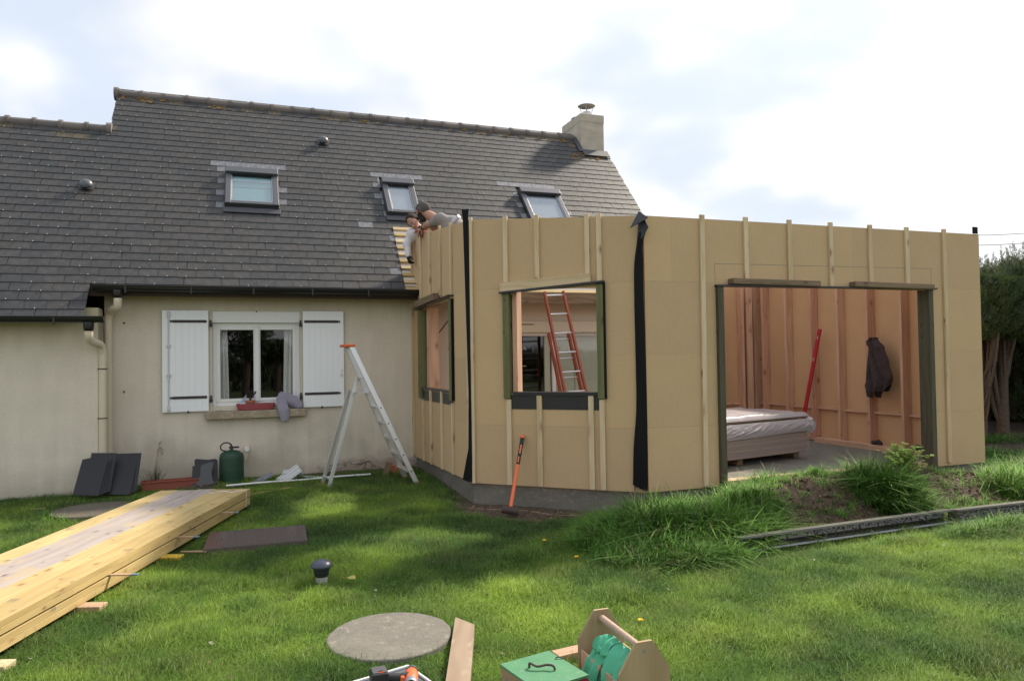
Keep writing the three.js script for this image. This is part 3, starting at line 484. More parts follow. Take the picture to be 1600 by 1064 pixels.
{ // the window with its roller box, sashes, curtains and sill
  const w = sub('window', house), zf = -10.10;
  part('roller_box', box(1.087, 0.15, 0.12, 0.0685, 2.171, -10.07, 0.006), M.white, w);
  const fr = (x0, x1, y0, y1, t, z, d) => merge([box(t, y1 - y0, d, x0 + t / 2, (y0 + y1) / 2, z, 0.004), box(t, y1 - y0, d, x1 - t / 2, (y0 + y1) / 2, z, 0.004), box(x1 - x0 - 2 * t, t, d, (x0 + x1) / 2, y1 - t / 2, z, 0.004), box(x1 - x0 - 2 * t, t, d, (x0 + x1) / 2, y0 + t / 2, z, 0.004)]);
  part('frame', fr(-0.474, 0.611, 1.012, 2.096, 0.05, zf, 0.07), M.white, w);
  part('sash', fr(-0.424, 0.066, 1.064, 2.046, 0.042, zf + 0.012, 0.055), M.white, w); part('sash', fr(0.068, 0.561, 1.064, 2.046, 0.042, zf + 0.012, 0.055), M.white, w);
  part('sash_cover', box(0.05, 0.98, 0.02, 0.067, 1.555, zf + 0.05, 0.004), M.white, w);
  part('pane', box(0.40, 0.89, 0.005, -0.179, 1.555, zf + 0.005, 0), M.glass, w); part('pane', box(0.40, 0.89, 0.005, 0.3145, 1.555, zf + 0.005, 0), M.glass, w);
  const curtain = (x0, x1, seed) => { const n = 40, pos = [], idx = [], m = 16; for (let j = 0; j <= m; j++) for (let i = 0; i <= n; i++) { const t = i / n, v = j / m, wv = 0.014 * Math.sin(t * 22 + seed + v * 0.8) + 0.006 * Math.sin(t * 51 + seed * 2); pos.push(lerp(x0, x1, t) + (v * 0.02 * (seed > 2 ? -1 : 1)), 2.08 - v * 1.15, -10.23 + wv); } for (let j = 0; j < m; j++) for (let i = 0; i < n; i++) { const a = j * (n + 1) + i; idx.push(a, a + 1, a + n + 1, a + 1, a + n + 2, a + n + 1); } const g = new THREE.BufferGeometry(); g.setAttribute('position', new THREE.Float32BufferAttribute(pos, 3)); g.setIndex(idx); g.computeVertexNormals(); return g; };
  part('curtain', curtain(-0.46, -0.30, 1.3), M.curtain, w); part('curtain', curtain(0.42, 0.60, 2.9), M.curtain, w);
  part('box_stop', box(0.018, 0.018, 0.012, 0.065, 2.243, -10.005, 0.003), M.iron, w);
  part('sill', box(1.24, 0.10, 0.20, 0.06, 0.905, -9.99, 0.012), mat({ map: tiled(concreteT, 0.8, 0.8), color: lin(2.2, 2.0, 1.7), roughness: 0.9 }), w);
  part('sill_slope', box(1.08, 0.055, 0.14, 0.0685, 0.984, -10.06, 0.004), M.wallPlain, w);
}
function shutter(x0, x1, flip) {
  const s = sub('shutter', house), n = 7, y0 = 0.966, y1 = 2.248, W = x1 - x0;
  for (let i = 0; i < n; i++) part('plank', box(W / n - 0.0007, y1 - y0, 0.026, x0 + (i + 0.5) * W / n, (y0 + y1) / 2, -9.965, 0.0011), M.shutter, s);
  part('core', box(W - 0.004, y1 - y0 - 0.006, 0.008, (x0 + x1) / 2, (y0 + y1) / 2, -9.974, 0), M.shutter, s);
  for (const y of [2.11, 1.145]) {
    const e = flip ? x0 + 0.02 : x1 - 0.02, q = flip ? x1 - 0.075 : x0 + 0.12, dir = flip ? 1 : -1;
    const bits = [box(Math.abs(q - e), 0.034, 0.008, (q + e) / 2, y, -9.947, 0.002)];
    const tip = prism([[0, -0.011], [0.018, -0.011], [0.02, -0.02], [0.032, 0], [0.02, 0.02], [0.018, 0.011], [0, 0.011]].map(([a, b]) => [a * dir, b]).sort(() => 0), -9.951, -9.943); tip.translate(q, y, 0); bits.push(tip);
    part('strap_hinge', merge(bits), M.iron, s);
    for (let i = 0; i < 4; i++) part('bolt', cyl(V(lerp(e, q, 0.06 + i * 0.25), y, -9.945), V(lerp(e, q, 0.06 + i * 0.25), y, -9.938), 0.010, 0.008, 8), M.iron, s);
    const hx = flip ? x0 - 0.028 : x1 + 0.028; part('hinge_pin', merge([box(0.022, 0.075, 0.03, hx, y - 0.02, -9.965, 0.004), cyl(V(hx, y - 0.07, -9.955), V(hx, y - 0.03, -9.955), 0.018, 0.018, 10)]), M.iron, s);
  }
  part('shutter_catch', box(0.02, 0.03, 0.02, x0 + W * (flip ? 0.45 : 0.55), y0 - 0.005, -9.945, 0.004), M.iron, s);
  if (!flip) { const x = x0 + 0.075; part('bolt_rod', merge([cyl(V(x, y0 + 0.03, -9.94), V(x, y1 - 0.03, -9.94), 0.008), box(0.036, 0.08, 0.03, x, y1 - 0.05, -9.942, 0.005), box(0.036, 0.06, 0.03, x, y0 + 0.05, -9.942, 0.005), box(0.05, 0.03, 0.03, x, 1.8, -9.942, 0.004), box(0.05, 0.03, 0.03, x, 1.43, -9.942, 0.004), box(0.014, 0.10, 0.02, x, 1.40, -9.93, 0.003)]), mat({ color: lin(0.58, 0.58, 0.56), roughness: 0.5 }), s); }
  else part('latch', merge([box(0.012, 0.05, 0.012, x1 - 0.03, 1.44, -9.945, 0.002), box(0.028, 0.045, 0.008, x1 - 0.03, 1.385, -9.947, 0.002)]), M.alu, s);
}
shutter(-1.055, -0.518, false); shutter(0.645, 1.18, true);
{ // patio door seen through the angled window
  const p = sub('patio_door', house);
  part('roller_box', box(1.9, 0.165, 0.04, 4.4, 2.04, -9.98, 0.004), M.pvc, p);
  part('box_vent', box(0.22, 0.012, 0.006, 3.86, 2.075, -9.958, 0), M.dark, p);
  part('frame', merge([box(0.06, 1.7, 0.09, 3.48, 1.1, -10.08, 0.004), box(0.06, 1.7, 0.09, 5.32, 1.1, -10.08, 0.004), box(1.78, 0.05, 0.09, 4.4, 1.93, -10.08, 0.004)]), M.white, p);
  part('stile', box(0.055, 1.66, 0.05, 4.315, 1.09, -10.04, 0.004), M.white, p);
  part('stile', box(0.09, 1.66, 0.04, 4.225, 1.09, -10.075, 0.004), M.shade, p);
  part('pane', box(0.68, 1.65, 0.006, 3.85, 1.09, -10.085, 0), M.glass, p);
  part('pane', box(0.94, 1.65, 0.006, 4.815, 1.09, -10.055, 0), M.glass, p);
  part('curtain', box(0.345, 1.66, 0.012, 4.515, 1.09, -10.10, 0.002), M.shade, p); part('curtain', box(0.58, 1.66, 0.012, 4.99, 1.09, -10.105, 0.002), M.shade, p);
  part('shelf', box(0.5, 0.012, 0.2, 3.8, 1.72, -10.6, 0), M.white, p); part('shelf', box(0.5, 0.012, 0.2, 3.8, 1.45, -10.6, 0), M.white, p);
}

// ------------------------------------------------------------------ the timber extension
const ext = world(thing('timber_extension', 'unfinished timber-framed extension sheathed in tan fibreboard with bare window openings', 'extension', [5.3, 0, -8]));
const YB = 0.221, J = V(2.151, 0, -10.002), C2 = V(2.275, 0, -7.592), C1 = V(3.71, 0, -6.303), ER = 8.43;
{ // slab and footing
  const fp = [[2.18, 10.0], [2.30, 7.62], [3.735, 6.33], [8.40, 6.33], [8.40, 10.45], [6.42, 10.45], [6.42, 10.0]];
  const g = prism(fp.map(([x, z]) => [x, z]), 0, 0.45); g.rotateX(-Math.PI / 2); g.translate(0, -0.234, 0);
  part('foundation', g, M.concrete, ext);
}
function wallFrame(O, tx, tz) { const t = V(tx, 0, tz).normalize(); return { M: new THREE.Matrix4().makeBasis(t, V(0, 1, 0), V(-t.z, 0, t.x)).setPosition(O), t }; }
const minus = (rects, [a, b, c, d]) => rects.flatMap(([p, q, r, s]) => { if (q <= a || p >= b || s <= c || r >= d) return [[p, q, r, s]]; const o = []; if (p < a) o.push([p, a, r, s]); if (q > b) o.push([b, q, r, s]); const x0 = Math.max(p, a), x1 = Math.min(q, b); if (r < c) o.push([x0, x1, r, c]); if (s > d) o.push([x0, x1, d, s]); return o; });
const ROWS = [YB, 0.86, 1.60, 2.34, 9];
function sheath(fr, L, top0, top1, hole, cols, name, ends = [0, 0]) {
  const g = sub(name, ext), yt = (x) => lerp(top0, top1, x / L), put = (geo) => geo.applyMatrix4(fr.M);
  for (let k = 0; k < 4; k++) {
    const cs = [0, ...cols[k], L];
    for (let i = 0; i < cs.length - 1; i++) {
      let rects = [[cs[i] + (i ? 0.0005 : 0), cs[i + 1] - (i < cs.length - 2 ? 0.0005 : 0), ROWS[k] + (k ? 0.0005 : 0), ROWS[k + 1] - 0.0005]]; if (hole) rects = minus(rects, hole);
      for (const [a, b, c, d] of rects) { if (b - a < 0.004) continue; const poly = [[a, c], [b, c], [b, Math.min(d, yt(b))], [a, Math.min(d, yt(a))]]; part('panel', put(prism(poly, -0.012, 0)), M.boards[(k * 2 + i * 5 + (name.length % 3)) % 3], g); }
    }
  }
  let rects = [[ends[0], L - ends[1], YB + 0.002, 9]]; if (hole) rects = minus(rects, hole.map((v, i) => v + [0.0008, -0.0008, 0.0008, -0.0008][i] * -1));
  part('backing', put(merge(rects.map(([a, b, c, d]) => prism([[a, c], [b, c], [b, Math.min(d, yt(b) - 0.002)], [a, Math.min(d, yt(a) - 0.002)]], -0.022, -0.0125)))), M.boardIn, g);
  return Object.assign(g, { put, yt });
}
const fF = wallFrame(C1, 1, 0), LF = ER - C1.x, f2 = wallFrame(C2, C1.x - C2.x, C1.z - C2.z), L2 = C1.clone().sub(C2).length(), f3 = wallFrame(J, C2.x - J.x, C2.z - J.z), L3 = C2.clone().sub(J).length();
const wF = sheath(fF, LF, 3.0, 3.015, [0.856, 3.876, 0.0, 2.305], [[1.9, 4.1], [2.5], [1.2, 3.4], [0.33, 2.72]], 'front_wall', [0.01, 0.01]);
const w2 = sheath(f2, L2, 3.12, 3.0, [0.415, 1.498, 1.20, 2.305], [[], [], [], []], 'angled_wall', [0.012, 0.02]);
const w3 = sheath(f3, L3, 3.31, 3.12, [0.36, 1.80, 1.185, 2.28], [[], [], [], []], 'side_wall', [0.012, 0.01]);
function batten(w, x0, y0, y1, m = M.lath, width = 0.052, lean = 0) { part('batten', w.put(bar(V(x0 - lean, y0, 0.0145), V(x0 + lean, y1, 0.0145), width, 0.027, V(1, 0, 0), 0.003)), m, w); }
{ // front battens
  const X = [4.395, 4.95, 5.525, 6.095, 6.67, 7.228, 7.82].map((x) => x - C1.x);
  batten(wF, X[0], 0.24, 3.04, M.lath, 0.056, 0.008); batten(wF, X[6], 0.26, 3.05, M.lath2, 0.054, 0.005);
  for (const [i, y] of [[1, 2.37], [2, 2.37], [3, 2.31], [4, 2.37], [5, 2.37]]) batten(wF, X[i], y, 3.045, i % 2 ? M.lath : M.lath2, 0.053);
  // angled wall
  for (const [x, y0, y1] of [[2.60, 2.40, 3.12], [2.87, 2.42, 3.10], [3.28, 2.42, 3.065], [3.375, 2.34, 3.06]]) batten(w2, (x - C2.x) / f2.t.x, y0, y1, x === 2.87 ? M.lath2 : M.lath);
  for (const [x, y0, y1] of [[2.61, YB + 0.005, 1.14], [2.87, YB + 0.005, 1.19], [3.29, YB + 0.005, 1.19], [3.377, YB + 0.005, 1.145]]) batten(w2, (x - C2.x) / f2.t.x, y0, y1, x === 2.87 ? M.lath2 : M.lath, 0.056);
  batten(w2, 0.026, YB, 3.14, M.lath, 0.035); batten(w2, L2 - 0.13, 0, 0.001 + YB + 0.3, M.board, 0.001);
  // side wall
  for (const [z, y0, y1] of [[-9.53, 2.36, 3.315], [-9.10, 2.36, 3.28], [-8.65, 2.37, 3.24], [-8.21, 2.30, 3.20]]) batten(w3, z - J.z, y0, y1, z === -8.65 ? M.lath2 : M.lath);
  for (const [z, y0, y1] of [[-9.48, YB, 1.04], [-9.12, YB, 1.18], [-8.65, YB, 1.18], [-8.22, YB, 1.06]]) batten(w3, z - J.z, y0 + 0.004, y1, M.lath);
  batten(w3, L3 - 0.05, 0.30, 3.15, M.lath2, 0.07); batten(w3, 0.02, YB, 3.31, M.lath2, 0.035);
}
{ // pencil marks above the wide opening
  const a = 4.561 - C1.x, b = 7.62 - C1.x; for (const [x0, y0, x1, y1] of [[a, 2.539, b, 2.569], [a, 2.30, a, 2.539], [b, 2.33, b, 2.569]]) part('pencil_line', wF.put(bar(V(x0, y0, 0.0003), V(x1, y1, 0.0003), 0.004, 0.0012, y0 === y1 || x0 !== x1 ? V(0, 1, 0) : V(1, 0, 0), 0)), M.pencil, wF);
}
{ // window and door reveals: treated posts, dark flashing, boards nailed above
  const post = (w, x, y0, y1, wd, m = M.treated, z = -0.03, d = 0.14) => part('post', w.put(box(wd, y1 - y0, d, x, (y0 + y1) / 2, z, 0.004)), m, w);
  post(w2, 0.436, 1.15, 2.305, 0.074); post(w2, 1.478, 1.155, 2.33, 0.072); part('jamb', w2.put(box(0.055, 1.1, 0.14, 0.512, 1.755, -0.10, 0.003)), M.stud2, w2);
  part('post_edge', w2.put(box(0.014, 1.18, 0.045, 1.524, 1.745, 0.018, 0.002)), M.epdm, w2);
  part('header_board', w2.put(bar(V(0.375, 2.345, 0.028), V(1.39, 2.40, 0.028), 0.095, 0.05, V(0, 1, 0), 0.004)), M.lath2, w2);
  part('flashing', w2.put(bar(V(0.37, 2.288, 0.03), V(1.53, 2.352, 0.03), 0.022, 0.075, V(0, 1, 0), 0.002)), M.membrane, w2);
  part('sill_membrane', w2.put(merge([box(0.985, 0.15, 0.004, 0.96, 1.112, 0.003, 0), box(0.93, 0.028, 0.11, 0.965, 1.208, -0.03, 0.004), box(0.93, 0.012, 0.02, 0.965, 1.190, 0.022, 0.003)])), M.membrane, w2);
  post(w3, 0.42, 1.06, 2.25, 0.10); post(w3, 1.78, 1.09, 2.30, 0.085); part('jamb', w3.put(box(0.11, 1.08, 0.14, 0.56, 1.73, -0.12, 0.003)), M.stud2, w3);
  part('post_edge', w3.put(box(0.014, 1.2, 0.04, 1.829, 1.69, 0.014, 0.002)), M.epdm, w3);
  part('header_board', w3.put(bar(V(0.33, 2.325, 0.045), V(1.30, 2.362, 0.045), 0.09, 0.085, V(0, 1, 0), 0.005)), M.weathered, w3);
  part('flashing', w3.put(bar(V(0.25, 2.262, 0.035), V(1.84, 2.33, 0.035), 0.018, 0.08, V(0, 1, 0), 0.002)), M.membrane, w3);
  part('sill_membrane', w3.put(merge([box(1.38, 0.13, 0.004, 1.08, 1.10, 0.003, 0), box(1.36, 0.028, 0.1, 1.08, 1.19, -0.03, 0.004)])), M.membrane, w3);
  post(wF, 0.889, 0.20, 2.30, 0.072, M.darkpost, -0.035, 0.16); post(wF, 3.846, 0.22, 2.315, 0.072, M.darkpost, -0.035, 0.16);
  part('flashing', wF.put(bar(V(0.84, 2.306, 0.012), V(3.94, 2.326, 0.012), 0.02, 0.09, V(0, 1, 0), 0.002)), M.membrane, wF);
  part('header_board', wF.put(bar(V(4.72 - C1.x, 2.353, 0.05), V(5.87 - C1.x, 2.345, 0.05), 0.062, 0.1, V(0, 1, 0), 0.009)), M.weathered, wF);
  part('header_board', wF.put(bar(V(6.36 - C1.x, 2.353, 0.05), V(7.56 - C1.x, 2.342, 0.05), 0.062, 0.1, V(0, 1, 0), 0.009)), M.weathered, wF);
  part('bottom_plate', wF.put(box(2.90, 0.045, 0.145, 2.37, 0.240, -0.10, 0.003)), M.stud2, wF);
}
{ // loose rubber strips on the corners
  const strip = (w, pts, z, th) => part('corner_strip', w.put(prism(pts, z, z + th)), M.epdm, w);
  strip(w2, [[-0.055, 0.24], [0.005, 0.235], [0.012, 0.5], [0.004, 3.12], [0.012, 3.235], [-0.075, 3.235], [-0.06, 3.1], [-0.02, 1.2], [-0.03, 0.6], [-0.105, 0.26]], 0.030, 0.004);
  // wide strip hanging free on the angled wall beside the outer corner
  const inv = f2.M.clone().invert(), nrm = V(-f2.t.z, 0, f2.t.x), onW = (px, py, off) => { const d = ray(px, py), k = (nrm.dot(C2) + off - nrm.dot(EYE)) / nrm.dot(d); return d.multiplyScalar(k).add(EYE).applyMatrix4(inv); };
  const eL = [[997, 352], [995, 378], [991, 412], [991, 470], [993, 560], [994, 640], [990, 700], [989, 757]], eR = [[1011, 357], [1005, 378], [1005, 412], [1006, 470], [1009, 560], [1011, 640], [1012, 700], [1012, 768]];
  const cl = new THREE.CatmullRomCurve3(eL.map(([x, y], i) => onW(x, y, 0.03))), cr = new THREE.CatmullRomCurve3(eR.map(([x, y], i) => onW(x, y, 0.014)));
  const n = 48, m = 8, pos = [], idx = []; for (let i = 0; i <= n; i++) { const a = cl.getPoint(i / n), b = cr.getPoint(i / n); for (let j = 0; j <= m; j++) { const q = j / m, c = a.clone().lerp(b, q); pos.push(c.x, c.y, c.z + 0.022 * Math.sin(q * 3.1) * (1 + 0.6 * Math.sin(i * 0.33))); } }
  for (let i = 0; i < n; i++) for (let j = 0; j < m; j++) { const a = i * (m + 1) + j; idx.push(a, a + m + 1, a + 1, a + 1, a + m + 1, a + m + 2); }
  const front = new THREE.BufferGeometry(); front.setAttribute('position', new THREE.Float32BufferAttribute(pos, 3)); front.setIndex(idx);
  const back = front.clone(); back.translate(0, 0, -0.004); { const q = back.index.array; for (let i = 0; i < q.length; i += 3) [q[i], q[i + 1]] = [q[i + 1], q[i]]; }
  const both = mergeGeometries([front, back]); both.computeVertexNormals(); part('corner_strip', w2.put(both), M.epdm, w2);
  const P = (px, py, off) => onW(px, py, off).toArray();
  const fold = (tris, th = 0.008) => { const p = []; for (const t of tris) { p.push(...t.flat()); p.push(...[t[0], t[2], t[1]].map((q) => [q[0], q[1], q[2] - th]).flat()); } const g = new THREE.BufferGeometry(); g.setAttribute('position', new THREE.Float32BufferAttribute(p, 3)); g.computeVertexNormals(); return g; };
  part('strip_fold', w2.put(fold([[P(984, 357, 0.15), P(1013, 340, 0.10), P(998, 330, 0.05)], [P(986, 356, 0.13), P(1006, 345, 0.05), P(1013, 340, 0.09)], [P(997, 350, 0.05), P(996, 378, 0.045), P(1013, 355, 0.07)], [P(997, 350, 0.05), P(1013, 355, 0.07), P(1007, 343, 0.06)], [P(996, 378, 0.045), P(1005, 370, 0.06), P(1013, 355, 0.07)]])), M.foldRubber, w2);
  part('strip_end', wF.put(box(0.085, 0.085, 0.012, LF - 0.07, 3.06, 0.008, 0.004)), M.epdm, wF);
  part('strip_edge', wF.put(box(0.006, 2.75, 0.004, 0.004, 1.6, 0.004, 0)), M.terracotta, wF);
}
{ // right wall, back wall and the frame inside
  const right = sub('right_wall', ext), zA = -6.303, zB = -10.45;
  part('sheathing', box(0.016, 2.78, zA - zB - 0.02, ER - 0.008, YB + 1.39, (zA + zB) / 2 - 0.002, 0), M.boardIn, right);
  const xs = ER - 0.018 - 0.0725; [-10.36, -10.13, -9.56, -9.0, -8.45, -7.9, -7.33, -6.95].forEach((z, i) => part('stud', box(0.145, 2.64, 0.045, xs, YB + 0.055 + 1.32, z, 0.003), i % 2 ? M.stud : M.stud2, right));
  part('bottom_plate', box(0.145, 0.045, 3.9, xs, YB + 0.024, -8.35, 0.003), M.stud, right); part('bottom_plate', box(0.10, 0.075, 2.4, xs - 0.13, YB + 0.028, -7.65, 0.004), M.stud2, right);
  part('top_plate', box(0.145, 0.045, 3.9, xs, YB + 2.72, -8.35, 0.003), M.stud2, right);
  const zs = [-10.36, -10.13, -9.56, -9.0, -8.45, -7.9, -7.33, -6.95]; for (let i = 0; i < 7; i++) { const a = zs[i] + 0.0245, b = zs[i + 1] - 0.0245; part('nogging', box(0.045, 0.03, b - a, ER - 0.05, 0.72 + 0.003 * (i % 2), (a + b) / 2, 0.002), M.stud2, right); }
  const back = sub('back_wall', ext);
  part('sheathing', box(ER - 0.02 - 6.41, 2.78, 0.016, (ER - 0.02 + 6.41) / 2, YB + 1.39, -10.44, 0), M.boardIn, back);
  for (const [i, x] of [6.5, 7.1, 7.55, 8.0].entries()) part('stud', box(0.045, 2.64, 0.145, x, YB + 1.375, -10.355, 0.003), i % 2 ? M.stud2 : M.stud, back);
  part('stud', box(0.10, 2.64, 0.045, 8.10, YB + 1.375, -10.25, 0.003), M.stud2, back);
  part('bottom_plate', box(1.85, 0.045, 0.145, 7.33, YB + 0.024, -10.355, 0.003), M.stud, back); part('nogging', box(0.44, 0.03, 0.045, 7.775, 0.72, -10.41, 0.002), M.stud2, back);
  const fram = (w, xsList, L, y1, hole) => { for (const x of xsList) part('stud', w.put(box(0.045, y1 - YB - 0.05, 0.12, x, (y1 + YB + 0.05) / 2, -0.085, 0.003)), M.stud, w); };
  fram(wF, [0.08, 0.45, 4.06, 4.4], LF, 2.9); fram(w2, [0.14, 1.72], L2, 2.9); fram(w3, [0.12, 1.92, 2.25], L3, 2.95);
  part('top_plate', wF.put(box(LF - 0.3, 0.06, 0.12, LF / 2, 2.94, -0.085, 0.003)), M.stud, wF); part('lintel', wF.put(box(3.1, 0.2, 0.11, 2.366, 2.43, -0.09, 0.004)), M.stud, wF);
  part('lintel', w2.put(box(1.25, 0.12, 0.11, 0.957, 2.44, -0.09, 0.004)), M.stud, w2); part('lintel', w3.put(box(1.6, 0.12, 0.11, 1.08, 2.41, -0.09, 0.004)), M.stud, w3);
  part('top_plate', w2.put(bar(V(0.14, 3.06, -0.085), V(L2 - 0.12, 2.955, -0.085), 0.06, 0.12, V(0, 1, 0), 0.003)), M.stud, w2); part('top_plate', w3.put(bar(V(0.1, 3.255, -0.085), V(L3 - 0.14, 3.085, -0.085), 0.06, 0.12, V(0, 1, 0), 0.003)), M.stud, w3);
}

// ------------------------------------------------------------------ timber stack on the lawn
const atX = (px, py, X) => { const d = ray(px, py); return d.multiplyScalar((X - EYE.x) / d.x).add(EYE); };
const BU = V(-0.325, 0, 0.9457), BV = V(-0.9457, 0, -0.325), BP = V(-0.02, 0, -8.30), BTURN = Math.atan2(-0.9457, -0.325);
const alongBeam = (px, py, y) => atY(px, py, y).sub(BP).setY(0).dot(BU);
const beamAt = (u, v, y) => BP.clone().addScaledVector(BU, u).addScaledVector(BV, v).setY(y);
{
  const cols = [['glulam', 'honey yellow glued beam with printed flank at the right edge'], ['glulam2', 'pale yellow glued beam second from the right edge'], ['greybeam', 'weathered grey glued beam in the middle'], ['greybeam', 'lavender grey glued beam second from the left edge'], ['glulam2', 'yellow glued beam at the left edge']];
  const dx = [0, 0.015, -0.01, 0.03, 0.02], len = [6.2, 6.25, 6.15, 6.2, 6.22];
  for (const top of [1, 0]) cols.forEach(([m, text], i) => {
    const b = thing('glued_beam', text + (top ? ', top layer of the timber stack' : ', bottom layer of the timber stack'), 'beam', beamAt(dx[i] + (top ? 0 : 0.012), 0.095 + i * 0.1905, top ? 0.138 : 0.047).toArray(), BTURN, 'glued timber beams stacked on the lawn');
    const mm = top ? M[m] : [M.glulam, M.glulam2][i % 2];
    for (let k = 0; k < 2; k++) part('lamella', box(len[i], 0.0398, 0.187, len[i] / 2, 0.0200 + k * 0.0400, 0, 0.003), mm, b);
  });
  [[alongBeam(345, 801, 0.132), 'closest to the house'], [alongBeam(275, 839, 0.132), 'at the middle of the visible flank'], [alongBeam(172, 898, 0.132), 'nearest the photographer']].forEach(([u, t], i) => {
    const s = thing('spacer_stick', 'thin wooden spacer stick poking out between beam layers, ' + t, 'stick', beamAt(u, 0, 0.1325).toArray(), BTURN, 'spacer sticks between the beam layers');
    part('stick', box(0.03, 0.0100, 1.06, 0, 0, 0.40 - i * 0.012, 0.002), M.pinkcut, s); part('painted_end', box(0.031, 0.0108, 0.05, 0, 0, -0.142 - i * 0.012, 0.002), mat({ color: lin(0.12, 0.20, 0.22), roughness: 0.6 }), s);
  });
  [[alongBeam(264, 871, 0.03), 'yellow bearer block under the flank of the beam stack', mat({ color: lin(0.66, 0.42, 0.05), roughness: 0.6 })], [alongBeam(132, 948, 0.03), 'orange brown bearer block under the beam stack', M.pinkcut], [alongBeam(2, 1040, 0.03), 'pale bearer block under the beam stack at the left photo edge', M.lath]].forEach(([u, t, m]) => { const b = part('bearer_block', box(0.10, 0.06, 1.06, 0, 0.016, 0.39, 0.004), m); b.position.copy(beamAt(u, 0, 0)); b.rotation.y = BTURN; tag(b, t, 'block'); });
  const st = part('packing_strap', tube([beamAt(0.16, -0.006, 0.05), beamAt(0.16, -0.006, 0.13), beamAt(0.16, -0.002, 0.22), beamAt(0.24, 0.12, 0.224), beamAt(0.19, 0.22, 0.226), beamAt(0.3, 0.3, 0.225), beamAt(0.22, 0.36, 0.224)], 0.004, 60, 6), mat({ color: lin(0.75, 0.75, 0.72), roughness: 0.5 })); tag(st, 'loose white packing strap round the far end of the beam stack', 'strap');
  const rod = part('lath_offcut', bar(V(-0.06, 0.062, -8.80), V(0.43, 0.075, -9.03), 0.024, 0.012, V(0, 0, 1), 0.002), M.glulam); tag(rod, 'thin yellow lath lying on grass beyond the beam stack end', 'lath');
  const sc = part('scrap_board', box(0.23, 0.02, 0.05, -2.19, 0.05, -8.97, 0.003), M.lath); tag(sc, 'small pale board scrap in the grass at the left edge', 'scrap wood');
  const st2 = part('scrap_lath', bar(V(-0.56, 0.03, -6.55), V(-0.36, 0.035, -6.46), 0.022, 0.012, V(0, 0, 1), 0.002), M.pinkcut); tag(st2, 'short lath scrap between the beam stack and rusty plate', 'scrap wood');
}

// ------------------------------------------------------------------ covers and small things in the lawn
function slabRing(r, h, seed) { const n = 72, prof = []; const g = lathe([[0, h], [r * 0.5, h], [r - 0.012, h], [r, h - 0.012], [r, -0.05]], n); const p = g.attributes.position; for (let i = 0; i < p.count; i++) { const x = p.getX(i), z = p.getZ(i), a = Math.atan2(z, x), k = 1 + 0.012 * nz(Math.cos(a) * 2 + seed, Math.sin(a) * 2, seed); p.setX(i, x * k); p.setZ(i, z * k); } return metreUV(g, seed, 0); }
{ const a = part('concrete_cover', slabRing(0.353, 0.05, 3), M.concrete); a.position.set(0.728, -0.012, -4.11); tag(a, 'round concrete lid set in the lawn in the foreground', 'manhole cover');
  const b = part('concrete_cover', slabRing(0.40, 0.075, 5), mat({ map: tiled(concreteT, 1, 1), color: lin(0.78, 0.72, 0.66), roughness: 0.95 })); b.position.set(-1.56, 0, -8.60); tag(b, 'round concrete lid half hidden behind the beam stack', 'manhole cover'); }
{ const p = thing('rusty_plate', 'rusty ribbed metal plate lying on the lawn beside the beam stack', 'metal plate', [0.04, 0, -6.755], -0.03);
  const m = mat({ color: lin(0.098, 0.074, 0.066), roughness: 0.75, bumpMap: tiled(mediumT, 0.15, 0.15), bumpScale: 0.002 }), m2 = mat({ color: lin(0.15, 0.065, 0.045), roughness: 0.8, bumpMap: tiled(mediumT, 0.1, 0.1), bumpScale: 0.002 });
  part('plate', metreUV(wallWithHole(-0.41, 0.41, -0.31, 0.31, [[-0.31, -0.285, 0.0, 0.022], [0.275, 0.30, 0.02, 0.042]], 0, 0.05).rotateX(-Math.PI / 2)), m, p);
  for (let i = 0; i < 30; i++) { const x = -0.39 + i * 0.0268; if (Math.abs(x + 0.297) < 0.026 || Math.abs(x - 0.287) < 0.026) { part('rib', box(0.012, 0.006, 0.27, x, 0.0525, 0.165, 0.002), i < 5 ? m2 : m, p); continue; } part('rib', box(0.012, 0.006, 0.605, x, 0.0525, 0, 0.002), i < 5 ? m2 : m, p); }
  part('edge', box(0.008, 0.055, 0.62, -0.414, 0.026, 0, 0.002), m2, p); }
{ const p = thing('vent_pipe', 'small mushroom-capped vent pipe standing in the lawn', 'vent pipe', [0.457, 0, -5.30]); p.scale.setScalar(1.13);
  part('pipe', lathe([[0.036, -0.05], [0.036, 0.06], [0.040, 0.062], [0.040, 0.075]], 24), mat({ color: lin(0.34, 0.35, 0.33), roughness: 0.7 }), p);
  part('collar', lathe([[0.041, 0.055], [0.046, 0.07], [0.050, 0.10], [0.050, 0.112]], 24), mat({ color: lin(0.018, 0.02, 0.026), roughness: 0.5 }), p);
  part('cap', lathe([[0, 0.158], [0.028, 0.155], [0.052, 0.145], [0.066, 0.127], [0.067, 0.115], [0.060, 0.110], [0.04, 0.108]], 32), mat({ color: lin(0.045, 0.055, 0.085), roughness: 0.35 }), p); }
{ const d = V(-0.235, 0, 0.70).normalize(), s = V(d.z, 0, -d.x);   // board lying towards the photographer
  const g = prism([[0, 0.0], [0.118, -0.13], [0.118, -1.3], [0.0, -1.3]], 0, 0.035); const o = V(1.13, 0.022, -4.17);
  g.applyMatrix4(new THREE.Matrix4().makeBasis(s, d.clone().negate(), V(0, 1, 0)).setPosition(o)); const b = part('offcut_board', g, M.offcut); tag(b, 'pale softwood board with a slanted end in the foreground grass', 'board'); }

